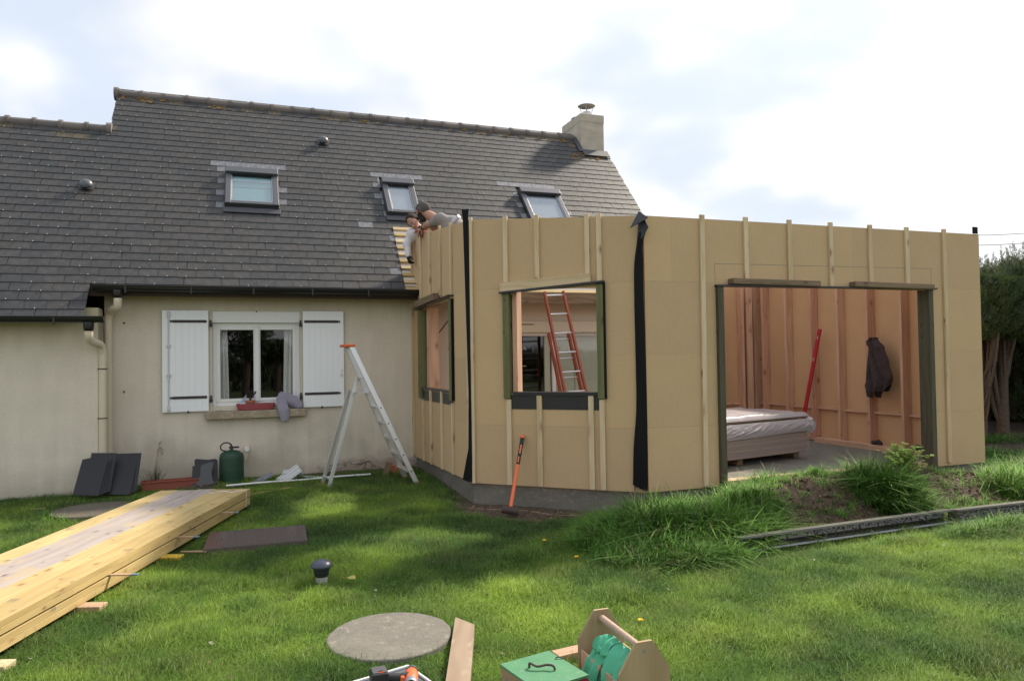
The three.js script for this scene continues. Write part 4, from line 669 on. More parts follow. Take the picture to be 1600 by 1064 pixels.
// toolbox with a green lid
{ const y = 0.155, A = atY(784, 1036, y), B = atY(860, 1015, y), C = atY(917, 1054, y), D = A.clone().add(C).sub(B), ex = B.clone().sub(A), ez = D.clone().sub(A), w = ex.length(), dpt = ez.length(), c = A.clone().add(C).multiplyScalar(0.5);
  const t = thing('toolbox', 'homemade wooden toolbox with a worn green lid and red front', 'toolbox', [c.x, 0, c.z], -Math.atan2(ex.z, ex.x));
  part('body', box(w - 0.006, 0.139, dpt - 0.014, 0, 0.072, 0, 0.004), M.ply, t);
  const gt = tiled(texture(256, 256, (u, v) => { const q = 0.5 + 0.5 * per(u, v, 5, 5, 2), k = sstep(0.3, 0.6, per(u, v, 20, 20, 7) + 0.3 * per(u, v, 60, 60, 3)); return mixc([0.065 + 0.03 * q, 0.215 + 0.05 * q, 0.105 + 0.03 * q], [0.22, 0.33, 0.23], k * 0.5); }), 0.45, 0.45);
  const lid = part('lid', box(w, 0.012, dpt, 0, 0.149, 0, 0.002), mat({ map: gt, roughness: 0.55 }), t);
  part('front_panel', box(w - 0.004, 0.132, 0.007, 0, 0.072, dpt / 2 - 0.0035, 0.001), mat({ color: lin(0.26, 0.012, 0.04), roughness: 0.5 }), t);
  part('seam', box(w + 0.001, 0.002, dpt - 0.012, 0, 0.105, 0, 0), M.zinc, t);
  part('handle', tube([V(-0.045, 0.157, -0.05), V(-0.048, 0.178, -0.042), V(-0.03, 0.172, -0.008), V(0.012, 0.176, 0.012), V(0.032, 0.174, 0.035), V(0.036, 0.158, 0.042)], 0.006, 40, 8), mat({ color: lin(0.07, 0.055, 0.042), roughness: 0.7 }), lid);
  part('latch', tube([V(w / 2 - 0.03, 0.157, -0.06), V(w / 2 - 0.02, 0.164, -0.055), V(w / 2 - 0.005, 0.160, -0.045), V(w / 2 + 0.003, 0.148, -0.04)], 0.003, 20, 6), M.iron, lid); }
{ const b = part('wood_block', box(0.17, 0.055, 0.085, 0, 0.03, 0, 0.004), M.pinkcut); b.position.set(1.555, 0, -3.475); b.rotation.y = 0.12; tag(b, 'short planed wood block behind the green toolbox', 'block'); }
{ // tool carrier with round handle
  const t = thing('tool_carrier', 'plywood tool carrier with a round wooden carrying handle', 'tool carrier', [1.625, 0, -3.03], -0.02), hz = 0.215;
  const end = [[-0.125, 0], [0.125, 0], [0.125, 0.205], [0.04, 0.335], [-0.04, 0.335], [-0.125, 0.205]];
  for (const s of [-1, 1]) { const p = part('end_panel', prism(end, s * hz - 0.0075, s * hz + 0.0075), M.ply, t); part('screw', cyl(V(0.0, 0.295, s * hz + (s > 0 ? 0.0075 : -0.0095)), V(0.0, 0.295, s * hz + (s > 0 ? 0.0095 : -0.0075)), 0.008, 0.008, 10), M.zinc, p); }
  for (const s of [-1, 1]) part('side_board', box(0.012, 0.15, hz * 2 - 0.016, s * 0.112, 0.082, 0, 0.002), M.pinkcut, t);
  part('bottom_board', box(0.21, 0.012, hz * 2 - 0.016, 0, 0.013, 0, 0.002), M.ply, t);
  part('handle', cyl(V(0, 0.295, -hz + 0.0075), V(0, 0.295, hz - 0.0075), 0.0165, 0.0165, 18), M.dowel, t);
  const cm = mat({ color: lin(0.085, 0.40, 0.245), roughness: 0.85, bumpMap: tiled(fineT, 0.02, 0.02), bumpScale: 0.0002 });
  const g = thing('green_cloth', 'crumpled mint green work cloth hanging out of the tool carrier', 'cloth', [1.56, 0.1, -3.03]); world(g);
  const drape = (curve, z0, z1, flare, seed, amp, hem) => { const C = new THREE.CatmullRomCurve3(curve.map(([x, y]) => V(x, y, 0))), nu = 70, nv = 60, pos = [], idx = []; for (let j = 0; j <= nv; j++) { const t = j / nv, c = C.getPoint(t), T = C.getTangent(t), f = flare(t); for (let i = 0; i <= nu; i++) { const u = i / nu, zc = (z0 + z1) / 2, rid = (k) => 1 - 2.6 * Math.abs(fbm(u * k + seed, t * 1.6 + seed * 0.3, seed, 3)), d = amp * (0.55 * Math.sin(u * 15 + 2.4 * Math.sin(t * 3 + seed)) + 0.6 * rid(1.8) + 0.15 * rid(4)) * (0.7 + 0.5 * t), hm = j > nv - 8 ? (j - nv + 8) / 8 * hem * nz(u * 3, seed) : 0; pos.push(c.x - T.y * d, c.y + T.x * d + hm, zc + (u - 0.5) * (z1 - z0) * f + 0.012 * nz(t * 5, u * 4, seed)); } } for (let j = 0; j < nv; j++) for (let i = 0; i < nu; i++) { const q = j * (nu + 1) + i; idx.push(q, q + 1, q + nu + 1, q + 1, q + nu + 2, q + nu + 1); } const q = new THREE.BufferGeometry(); q.setAttribute('position', new THREE.Float32BufferAttribute(pos, 3)); q.setIndex(idx); q.computeVertexNormals(); return q; };
  cm.side = THREE.DoubleSide;
  part('folds', mergeGeometries([
    drape([[1.70, 0.12], [1.66, 0.20], [1.605, 0.262], [1.545, 0.235], [1.505, 0.16], [1.485, 0.08], [1.47, 0.01]], -3.08, -2.865, (t) => 0.72 + 0.35 * t, 2.3, 0.016, 0.05),
    drape([[1.66, 0.13], [1.60, 0.19], [1.55, 0.20], [1.505, 0.165], [1.475, 0.10], [1.445, 0.03]], -3.16, -3.02, (t) => 0.8 + 0.5 * t, 5.1, 0.017, 0.06),
    drape([[1.67, 0.15], [1.63, 0.245], [1.57, 0.275], [1.52, 0.24], [1.515, 0.205], [1.55, 0.19]], -3.13, -2.98, (t) => 1 - 0.35 * t, 7.9, 0.018, 0.0)]), cm, g); }
{ // cordless drill on its case
  const t = thing('tool_case', 'grey plastic tool case with pale rim under the cordless drill', 'case', [0.60, 0, -3.36], 0.28);
  part('shell', box(0.30, 0.090, 0.24, 0, 0.047, 0, 0.02), mat({ color: lin(0.10, 0.105, 0.125), roughness: 0.5 }), t);
  part('rim', merge([box(0.305, 0.014, 0.014, 0, 0.094, 0.118, 0.005), box(0.305, 0.014, 0.014, 0, 0.094, -0.118, 0.005), box(0.014, 0.014, 0.225, 0.148, 0.094, 0, 0.005), box(0.014, 0.014, 0.225, -0.148, 0.094, 0, 0.005)]), mat({ color: lin(0.62, 0.64, 0.66), roughness: 0.4 }), t);
  const d = world(thing('cordless_drill', 'orange and black cordless drill lying on the tool case', 'drill', [0.6, 0.085, -3.3])), dk = mat({ color: lin(0.02, 0.021, 0.024), roughness: 0.5 }), gy = mat({ color: lin(0.085, 0.085, 0.09), roughness: 0.45 });
  const bt = part('battery', box(0.078, 0.098, 0.085, 0.535, 0.136, -3.31, 0.008), dk, d); part('battery_clip', box(0.022, 0.004, 0.016, 0.54, 0.187, -3.285, 0.001), M.orange, bt); part('battery_top', box(0.066, 0.012, 0.07, 0.535, 0.183, -3.312, 0.004), gy, bt);
  part('grip', mergeGeometries([body([[[0.57, 0.15, -3.30], [0.645, 0.142, -3.285], 0.019, 0.021], [[0.645, 0.142, -3.285], [0.665, 0.140, -3.28], 0.021, 0.028]], 0.005, 0.01)]), M.rubber, d);
  part('trigger', box(0.018, 0.026, 0.02, 0.632, 0.152, -3.255, 0.005), M.orange, d);
  part('housing', (() => { const g = lathe([[0, 0], [0.026, 0.002], [0.031, 0.02], [0.031, 0.075], [0.027, 0.10], [0.022, 0.104]], 22); g.rotateX(Math.PI / 2); g.rotateY(-0.22); g.translate(0.69, 0.138, -3.34); return g; })(), M.sledge, d);
  part('gear_ring', (() => { const g = lathe([[0.020, 0], [0.030, 0.004], [0.031, 0.03], [0.025, 0.036]], 22); g.rotateX(Math.PI / 2); g.rotateY(-0.22); g.translate(0.668, 0.138, -3.243); return g; })(), M.zinc, d);
  part('chuck', (() => { const g = lathe([[0.020, 0], [0.021, 0.03], [0.012, 0.048], [0, 0.05]], 18); g.rotateX(Math.PI / 2); g.rotateY(-0.22); g.translate(0.660, 0.138, -3.208); return g; })(), gy, d);
  part('motor_cap', (() => { const g = lathe([[0, -0.02], [0.02, -0.018], [0.029, -0.006], [0.030, 0.016]], 20); g.rotateX(Math.PI / 2); g.rotateY(-0.22); g.translate(0.693, 0.139, -3.345); return g; })(), gy, d); }

// sledgehammer against the angled wall
{ const hd = atY(797, 797, 0.055), top = V(2.712, 0.762, -7.165), t = world(thing('sledgehammer', 'sledgehammer with an orange and black handle leaning on the angled wall', 'sledgehammer', [hd.x, 0, hd.z]));
  const ax = top.clone().sub(hd).normalize(), side = V(1, 0, 0.35).normalize(); side.addScaledVector(ax, -side.dot(ax)).normalize(); const zz = side.clone().cross(ax);
  const put = (g) => g.applyMatrix4(new THREE.Matrix4().makeBasis(side, ax, zz).setPosition(hd));
  const L = top.distanceTo(hd);
  part('head', put((() => { const g = new THREE.CylinderGeometry(0.040, 0.040, 0.165, 8); g.rotateZ(Math.PI / 2); g.rotateX(Math.PI / 8); return g; })()), M.rust, t);
  const hb = (a, b, w) => put((() => { const g = box(w, b - a, w * 0.72, 0, (a + b) / 2, 0, 0.008); return g; })());
  part('shaft', hb(0.02, L * 0.60, 0.036), M.sledge, t); part('grip', hb(L * 0.60, L * 0.70, 0.038), M.rubber, t); part('grip', hb(L * 0.70, L * 0.80, 0.040), M.rubber, t); part('grip', hb(L * 0.81, L * 0.955, 0.041), M.rubber, t);
  part('grip_inlay', merge([put(box(0.016, L * 0.12, 0.004, 0, L * 0.80, 0.0145, 0.001)), put(box(0.014, L * 0.08, 0.004, -0.003, L * 0.66, 0.0145, 0.001))]), M.sledge, t); part('butt', hb(L * 0.955, L, 0.043), M.sledge, t); }

// aluminium step ladder in front of the wall
{ const t = world(thing('step_ladder', 'aluminium step ladder with orange top standing before the house wall', 'step ladder', [1.4, 0, -9.3]));
  const nF = atY(651, 755, 0.05), fF = atY(633, 746, 0.065), nR = atY(514, 762, 0.05), fR = atY(504, 755, 0.06);
  const nT = atZ(549, 541, nF.z - 0.13), fT = atZ(542, 542, fF.z + 0.05), nB = atZ(559, 588, nR.z - 0.10), fB = atZ(546, 609, fR.z + 0.02);
  const wdir = nF.clone().sub(fF).normalize();
  const rail = (a, b, n) => part(n, bar(a, b, 0.022, 0.062, wdir, 0.004), M.alu, t);
  rail(nF, nT, 'rail'); rail(fF, fT, 'rail'); const rl = (a, b) => part('rear_leg', bar(a, b, 0.022, 0.045, wdir, 0.004), M.alu, t); rl(nR, nB); rl(fR, fB);
  for (const k of [0.09, 0.21, 0.325, 0.44, 0.555, 0.665]) { const a = nF.clone().lerp(nT, k), b = fF.clone().lerp(fT, k); const last = k > 0.66; part(last ? 'platform' : 'step', bar(a, b, last ? 0.22 : 0.085, 0.018, V(1, 0, 0), 0.003).translate(last ? -0.085 : -0.01, 0, 0), M.alu, t); }
  part('cap', (() => { const c = nT.clone().lerp(fT, 0.5), L = nT.distanceTo(fT) + 0.06; const g = bar(nT.clone().addScaledVector(wdir, 0.03), fT.clone().addScaledVector(wdir, -0.03), 0.13, 0.035, V(1, 0, 0), 0.012); g.translate(-0.02, 0.01, 0); return g; })(), M.orange, t);
  part('brace', bar(nR.clone().lerp(nB, 0.07), fR.clone().lerp(fB, 0.07), 0.02, 0.02, V(1, 0, 0), 0.003), M.alu, t);
  part('brace', bar(nF.clone().lerp(nT, 0.77), fF.clone().lerp(fT, 0.77), 0.07, 0.012, V(1, 0, 0), 0.003).translate(-0.03, 0, 0), M.alu, t);
  for (const p of [nF, fF, nR, fR]) part('foot', box(0.05, 0.045, 0.075, p.x, p.y - 0.005, p.z, 0.008), M.brick, t);
  for (const k of [0.09, 0.21, 0.325, 0.44, 0.555]) { const a = nF.clone().lerp(nT, k).addScaledVector(wdir, 0.012); part('rivet', cyl(a, a.clone().addScaledVector(wdir, 0.004), 0.009, 0.009, 10), M.iron, t); } }

// orange fibreglass ladder inside
{ const t = world(thing('extension_ladder', 'orange fibreglass extension ladder leaning on the eaves inside the extension', 'ladder', [4.3, 0.2, -9.2]));
  const a0 = atZ(850.5, 456, -9.60), b0 = atZ(879.5, 455, -9.60), dl = V(0.16, -2.33, 0.62), a1 = a0.clone().add(V(0.20, -2.31, 0.62)), b1 = b0.clone().add(V(0.20, -2.31, 0.62)).add(V(0.05, 0, 0));
  part('rail', bar(a0, a1, 0.03, 0.06, V(1, 0, 0), 0.004), M.orangeFibre, t); part('rail', bar(b0, b1, 0.03, 0.06, V(1, 0, 0), 0.004), M.orangeFibre, t);
  for (let i = 0; i < 8; i++) { const k = 0.025 + i * 0.12; part('rung', cyl(a0.clone().lerp(a1, k), b0.clone().lerp(b1, k), 0.014, 0.014, 10), M.alu, t); }
  const off = V(-0.03, 0, -0.085), k0 = 0.26, s = sub('rear_section', t); const c0 = a0.clone().lerp(a1, k0).add(off), c1 = a1.clone().add(off), d0 = b0.clone().lerp(b1, k0).add(off), d1 = b1.clone().add(off);
  part('rail', bar(c0, c1, 0.03, 0.06, V(1, 0, 0), 0.004), M.orangeFibre, s); part('rail', bar(d0, d1, 0.03, 0.06, V(1, 0, 0), 0.004), M.orangeFibre, s);
  for (let i = 0; i < 6; i++) part('rung', cyl(c0.clone().lerp(c1, 0.06 + i * 0.16), d0.clone().lerp(d1, 0.06 + i * 0.16), 0.013, 0.013, 10), M.alu, s); }

// ------------------------------------------------------------------ things along the house wall
{ const t = thing('gas_bottle', 'dark green gas bottle with a black hose against the house wall', 'gas bottle', [-0.246, 0.055, -9.74]);
  part('tank', lathe([[0, 0], [0.125, 0.0], [0.140, 0.012], [0.145, 0.03], [0.146, 0.17], [0.149, 0.174], [0.149, 0.180], [0.146, 0.184], [0.145, 0.33], [0.135, 0.375], [0.10, 0.405], [0.045, 0.42], [0.04, 0.422], [0, 0.422]], 40), M.gasGreen, t);
  part('valve', merge([cyl(V(0, 0.415, 0), V(0, 0.475, 0), 0.02, 0.016, 12), box(0.12, 0.022, 0.03, 0.03, 0.455, 0, 0.005), cyl(V(-0.005, 0.47, 0), V(-0.005, 0.50, 0), 0.011, 0.011, 8)]), M.iron, t);
  part('hose', tube([V(0.0, 0.49, 0), V(-0.04, 0.515, 0.005), V(-0.09, 0.515, 0.015), V(-0.125, 0.48, 0.02), V(-0.118, 0.435, 0.025), V(-0.07, 0.42, 0.05)], 0.0085, 40, 8), M.rubber, t);
  const k = world(thing('wall_tap_bracket', 'small cream plastic hose bracket fixed to the wall beside the gas bottle', 'bracket', [-0.07, 0.42, -9.98]));
  part('plate', prism([[-0.10, 0.28], [-0.035, 0.45], [-0.045, 0.495], [-0.075, 0.505], [-0.105, 0.485], [-0.115, 0.45]].map(([x, y]) => [x + 0.01, y]), -9.995, -9.94), M.pvc, k);
  part('boss', cyl(V(-0.065, 0.455, -9.94), V(-0.065, 0.455, -9.915), 0.034, 0.03, 16), M.white, k); }
function leanSlate(name, label, px, zb, zt, w, h, mt, roll, group, cut) {   // a slate leaning back, bottom edge centre at pixel px on depth zb
  const p = atZ(px[0], px[1], zb), hh = Math.sqrt(Math.max(0.01, h * h - (zb - zt) ** 2)), s = thing(name, label, 'slate', [p.x, p.y, zb], 0, group);
  const poly = cut || [[-w / 2, 0], [w / 2, 0], [w / 2, h], [-w / 2, h]]; const g = prism(poly, 0, 0.008); g.rotateZ(roll); g.rotateX(-Math.atan2(zb - zt, hh)); part('slab', g, mt, s); return s;
}
{ const gA = 'new slates leaning in the left pile', gB = 'new slates leaning in the right pile', gC = 'broken slates leaning beside the gas bottle';
  const A = ['foremost dark slate of the pile before the downpipe', 'second dark slate of the pile before the downpipe', 'third dark slate of the pile before the downpipe', 'fourth dark slate of the pile before the downpipe', 'rearmost taller dark slate of the pile before the downpipe'];
  A.forEach((l, i) => leanSlate('roof_slate', l, [134 + i * 4.5, 774 - i * 1.4], -9.18 - i * 0.018, -9.40 - i * 0.022, 0.26, i === 4 ? 0.47 : 0.425, M.slateNew, -0.13 + i * 0.016, gA));
  const B = ['foremost dark slate of the pile right of the downpipe', 'second dark slate of the pile right of the downpipe', 'third dark slate of the pile right of the downpipe', 'rearmost tall dark slate of the pile right of the downpipe'];
  B.forEach((l, i) => leanSlate('roof_slate', l, [184 + i * 3, 773 - i * 1.5], -9.26 - i * 0.018, -9.52 - i * 0.03, i === 3 ? 0.265 : 0.255, i === 3 ? 0.50 : 0.40, M.slateNew, -0.08 + i * 0.015, gB));
  leanSlate('roof_slate', 'chipped wide dark slate at the back of the pile beside the gas bottle', [322, 757], -9.55, -9.78, 0.27, 0.37, M.slateNew, 0.02, gC, [[-0.13, 0], [0.135, 0], [0.13, 0.33], [0.10, 0.352], [0.02, 0.345], [-0.11, 0.37], [-0.135, 0.36]]);
  leanSlate('roof_slate', 'narrow dark slate at the left of the pile beside the gas bottle', [308, 757], -9.50, -9.60, 0.14, 0.24, M.slateNew, 0.03, gC, [[-0.06, 0], [0.06, 0], [0.07, 0.22], [-0.05, 0.235]]);
  leanSlate('roof_slate', 'pale scratched broken slate in front of the pile beside the gas bottle', [320, 758], -9.47, -9.62, 0.18, 0.30, M.slateOld, 0.0, gC, [[-0.105, 0], [0.11, 0], [0.085, 0.07], [0.07, 0.15], [0.095, 0.29], [0.05, 0.295], [-0.05, 0.255], [-0.055, 0.13]]); }
{ const p = thing('planter', 'long reddish brown plastic planter trough at the foot of the wall', 'planter', [-0.93, 0.075, -9.56], 0.05);
  part('trough', merge([box(0.60, 0.10, 0.012, 0, 0.05, 0.07, 0.003), box(0.60, 0.10, 0.012, 0, 0.05, -0.07, 0.003), box(0.012, 0.10, 0.13, -0.294, 0.05, 0, 0.003), box(0.012, 0.10, 0.13, 0.294, 0.05, 0, 0.003), box(0.58, 0.01, 0.13, 0, 0.006, 0, 0)]), M.terracotta, p);
  part('rim', merge([box(0.63, 0.016, 0.02, 0, 0.102, 0.076, 0.004), box(0.63, 0.016, 0.02, 0, 0.102, -0.076, 0.004), box(0.02, 0.016, 0.135, -0.305, 0.102, 0, 0.004), box(0.02, 0.016, 0.135, 0.305, 0.102, 0, 0.004)]), M.terracotta, p); part('compost', box(0.57, 0.01, 0.126, 0, 0.08, 0, 0), M.soil, p);
  const r = rng(5), tw = []; for (let i = 0; i < 70; i++) { const c = V(-0.60 + 0.18 * (r() - 0.5) * 2, 0.07 + 0.07 * r() * r(), -9.42 + 0.1 * (r() - 0.5)), a = r() * 6.28, l = 0.05 + 0.09 * r(); tw.push(cyl(c.clone().add(V(-Math.cos(a) * l, -0.01 - 0.03 * r(), -Math.sin(a) * l)), c.clone().add(V(Math.cos(a) * l, 0.03 * r(), Math.sin(a) * l)), 0.004, 0.003, 5)); }
  const q = part('twig_heap', merge(tw), mat({ color: lin(0.15, 0.125, 0.105), roughness: 0.95 })); tag(q, 'small heap of dry grey twigs beside the planter', 'twigs'); }
{ // broken pale tiles and boards
  const set = [['long white ribbed panel scrap lying tilted in the rubble', [452, 742], 0.30, 0.17, [0.50, 0.30, 0.52], M.tileWhite], ['flat white panel scrap in front of the rubble', [448, 751], 0.26, 0.15, [0.42, 0.0, 0.05], M.tileWhite], ['grey edged white panel scrap standing on edge in the rubble', [474, 744], 0.24, 0.10, [0.25, 0.35, -0.75], M.tileUnder], ['white panel scrap at the back of the rubble', [456, 737], 0.22, 0.10, [0.3, -0.2, 0.05], M.tileWhite], ['dark ribbed scrap at the left of the rubble', [410, 748], 0.26, 0.08, [0.45, 0.2, 0.35], M.tileUnder], ['white panel scrap at the right of the rubble', [489, 750], 0.26, 0.13, [0.22, -0.1, -0.08], M.tileWhite]];
  set.forEach(([l, px, w, d, rot, m], i) => { const p = atZ(px[0], px[1], -9.50 - 0.02 * i), s = thing('panel_scrap', l, 'rubble', [p.x, Math.max(p.y, 0.075), p.z], 0, 'pale panel scraps by the wall'); s.rotation.set(rot[0], rot[1], rot[2]); part('sheet', box(w, 0.014, d, 0, 0, 0, 0.003), m, s); for (let k = 0; k < 3; k++) part('ridge', box(w, 0.008, 0.01, 0, 0.010, -d / 2 + (k + 0.5) * d / 3, 0.002), m, s); });
  const c = part('white_conduit', tube([V(-0.30, 0.095, -9.36), V(0.1, 0.10, -9.38), V(0.6, 0.092, -9.42), V(1.0, 0.10, -9.44), V(1.45, 0.095, -9.47)], 0.012, 50, 10), M.white); tag(c, 'thin white conduit pipe lying along the foot of the wall', 'pipe');
  const k = part('wooden_stake', bar(V(1.625, 0.03, -9.45), V(1.70, 0.225, -9.52), 0.075, 0.04, V(1, 0, 0), 0.003), M.weathered); tag(k, 'short weathered wooden stake leaning behind the step ladder', 'stake');
  const b = part('clay_block', box(0.16, 0.13, 0.12, 1.83, 0.11, -9.62, 0.006), M.brick); tag(b, 'orange clay block behind the step ladder foot', 'brick'); }
{ // on the window sill
  const d = world(thing('boat_planter', 'shallow maroon dish shaped like a boat on the window sill', 'dish', [0.05, 0.985, -9.955])), n = 40, pos = [], idx = [];
  const prof = [[0.80, 0], [0.9, 0.006], [1, 0.083], [0.965, 0.086], [0.88, 0.03], [0, 0.028]]; prof.forEach(([k, y]) => { for (let i = 0; i < n; i++) { const a = i / n * 6.2832, cx = Math.cos(a), sx = Math.sin(a), e = 0.55; pos.push(0.05 + 0.245 * k * Math.sign(cx) * Math.pow(Math.abs(cx), e), 0.958 + y, -9.953 + 0.055 * k * Math.sign(sx) * Math.pow(Math.abs(sx), e)); } });
  for (let j = 0; j < prof.length - 1; j++) for (let i = 0; i < n; i++) { const a = j * n + i, b = j * n + (i + 1) % n; idx.push(a, a + n, b, b, a + n, b + n); } const g = new THREE.BufferGeometry(); g.setAttribute('position', new THREE.Float32BufferAttribute(pos, 3)); g.setIndex(idx); g.computeVertexNormals();
  part('dish', g, mat({ color: lin(0.30, 0.06, 0.075), roughness: 0.45, side: THREE.DoubleSide }), d); part('filling', box(0.40, 0.008, 0.08, 0.05, 1.02, -9.953, 0.003), M.white, d);
  const f = world(thing('flower_pot', 'tiny clay pot with a dark dry plant in the boat dish', 'flower pot', [-0.02, 1.03, -9.955])), r = rng(8); part('pot', (() => { const q = lathe([[0, 0], [0.052, 0], [0.064, 0.05], [0.064, 0.062], [0.055, 0.062], [0.05, 0.045], [0, 0.045]], 20); q.translate(-0.02, 1.022, -9.955); return q; })(), M.brick, f);
  const stems = []; for (let i = 0; i < 26; i++) { const a = r() * 6.28, l = 0.05 + 0.09 * r(); stems.push(cyl(V(-0.02, 1.07, -9.955), V(-0.01 + Math.cos(a) * l * 0.5, 1.07 + l, -9.955 + Math.sin(a) * l * 0.4), 0.002, 0.0015, 4)); const s = new THREE.SphereGeometry(0.006 + 0.006 * r(), 6, 5); s.translate(-0.01 + Math.cos(a) * l * 0.5, 1.07 + l, -9.955 + Math.sin(a) * l * 0.4); stems.push(s); } part('plant', merge(stems), mat({ color: lin(0.035, 0.02, 0.022), roughness: 0.9 }), f);
  const b = world(thing('toy_boat', 'toy sailing boat with a pale blue sail in the boat dish', 'toy boat', [-0.09, 1.03, -9.955])); part('sail', prism([[-0.145, 1.055], [-0.075, 1.055], [-0.072, 1.155]], -9.958, -9.954), mat({ color: lin(0.28, 0.40, 0.56), roughness: 0.8 }), b); part('hull', box(0.09, 0.02, 0.03, -0.10, 1.042, -9.955, 0.008), M.white, b); part('mast', cyl(V(-0.071, 1.04, -9.955), V(-0.071, 1.165, -9.955), 0.002), M.lath, b);
  const s = part('pebble', (() => { const q = new THREE.SphereGeometry(0.03, 14, 10); q.scale(1.1, 0.5, 0.8); q.translate(-0.40, 0.967, -9.94); return q; })(), M.chimney); tag(s, 'small pale stone on the left end of the window sill', 'stone');
  const cm = mat({ color: lin(0.27, 0.255, 0.32), roughness: 0.9, bumpMap: tiled(fineT, 0.03, 0.03), bumpScale: 0.0003 }), j = world(thing('folded_jacket', 'lilac grey garment with dark creases draped over the window sill', 'garment', [0.45, 0.98, -9.92]));
  part('fabric', mergeGeometries([cloth([[0.33, 1.155, -9.985, 0.04, 0.03], [0.42, 1.10, -9.96, 0.075, 0.032], [0.52, 1.05, -9.94, 0.075, 0.03], [0.585, 1.0, -9.915, 0.055, 0.025], [0.63, 0.985, -9.895, 0.03, 0.02]], V(0, 1, 0), 4, 0.12, 2.4, 36, 34), cloth([[0.36, 1.14, -9.955, 0.05, 0.025], [0.37, 1.04, -9.925, 0.06, 0.026], [0.385, 0.96, -9.872, 0.065, 0.02], [0.40, 0.87, -9.862, 0.055, 0.02], [0.405, 0.79, -9.86, 0.04, 0.018]], V(1, 0, 0), 4, 0.13, 6.2, 36, 34)]), cm, j); }

// ------------------------------------------------------------------ inside the extension
{ const t = thing('board_pallet', 'pallet of wrapped wood panels on the floor behind the wide opening', 'pallet', [6.80, YB, -7.50], 0.19), L = 2.5, D = 1.15;
  for (const x of [-2.2, -1.15, -0.09]) part('block', box(0.10, 0.085, D - 0.1, x, 0.045, -D / 2 - 0.05, 0.003), M.weathered, t);
  let y = 0.09; for (let i = 0; i < 9; i++) { part('wood_panel', box(L + 0.012 * Math.sin(i * 2.1), 0.0375, D, -L / 2 + 0.004 * (i % 3), y + 0.019, -D / 2 + 0.006 * Math.sin(i * 1.7), 0.003), i % 2 ? M.palletA : M.palletB, t); y += 0.0388; }
  y += 0.085; part('wood_panel', box(L - 0.03, 0.05, D, -L / 2, y + 0.025, -D / 2, 0.004), M.weathered, t); part('wood_panel', box(L - 0.06, 0.07, D - 0.06, -L / 2, y - 0.05, -D / 2, 0.004), M.board, t);
  const film = new THREE.MeshPhysicalMaterial({ color: lin(0.62, 0.57, 0.59), transmission: 0.35, roughness: 0.3, thickness: 0, clearcoat: 0.6, clearcoatRoughness: 0.15 });
  const sheet = (fn, nu, nv) => { const pos = [], idx = []; for (let j = 0; j <= nv; j++) for (let i = 0; i <= nu; i++) pos.push(...fn(i / nu, j / nv)); for (let j = 0; j < nv; j++) for (let i = 0; i < nu; i++) { const a = j * (nu + 1) + i; idx.push(a, a + 1, a + nu + 1, a + 1, a + nu + 2, a + nu + 1); } const g = new THREE.BufferGeometry(); g.setAttribute('position', new THREE.Float32BufferAttribute(pos, 3)); g.setIndex(idx); g.computeVertexNormals(); return g; };
  const yt = y + 0.055;
  part('film_top', sheet((u, v) => { const x = lerp(-L - 0.02, 0.03, u), z = lerp(0.015, -D - 0.01, v), edge = Math.min(u, 1 - u, v, 1 - v), lump = 0.022 * sstep(0, 0.35, v) * sstep(1, 0.45, u) * sstep(0.15, 0.55, u); return [x, yt + lump + 0.03 * sstep(0, 0.02, edge) * (0.7 + 0.9 * fbm(x * 4, z * 4, 2, 4)) - (edge < 0.005 ? 0.03 : 0), z]; }, 90, 40), film, t);
  part('film_skirt', sheet((u, v) => { const x = lerp(-L - 0.02, 0.05, u), q = Math.abs(fbm(x * 6 + v * 3.5, v * 2.2, 4, 4)); return [x, lerp(yt - 0.06, yt - 0.235 - 0.015 * Math.sin(u * 5), v), 0.016 + 0.055 * Math.sin(v * 3.1) * (0.35 + 1.3 * q) + 0.01]; }, 160, 14), film, t);
  part('film_corner', cloth([[0.0, yt - 0.05, 0.02, 0.03, 0.05], [0.045, yt - 0.12, 0.015, 0.06, 0.07], [0.055, yt - 0.19, 0.0, 0.05, 0.07], [0.03, yt - 0.25, -0.02, 0.02, 0.04]], V(1, 0, 0), 5, 0.16, 3.3, 30, 24), film, t);
  part('film_side', sheet((u, v) => [lerp(-L - 0.02, 0.02, u), lerp(yt - 0.24, 0.10, v), 0.012 + 0.012 * Math.abs(fbm(u * 12, v * 3, 6, 3))], 80, 10), new THREE.MeshPhysicalMaterial({ color: 0xffffff, transmission: 0.9, roughness: 0.12, thickness: 0 }), t); }
{ const a = atX(1281, 514, 8.24), b = V(8.06, YB + 0.05, a.z - 0.28), t = world(thing('spirit_level', 'long red spirit level leaning on the studs behind the pallet', 'spirit level', [b.x, b.y, b.z]));
  part('body', bar(b, a, 0.028, 0.062, V(1, 0, 0), 0.004), M.redLevel, t); for (const k of [0.72, 0.92]) { const c = b.clone().lerp(a, k); part('vial', box(0.034, 0.05, 0.03, c.x - 0.001, c.y, c.z, 0.003), mat({ color: lin(0.4, 0.30, 0.28), roughness: 0.3 }), t); } }
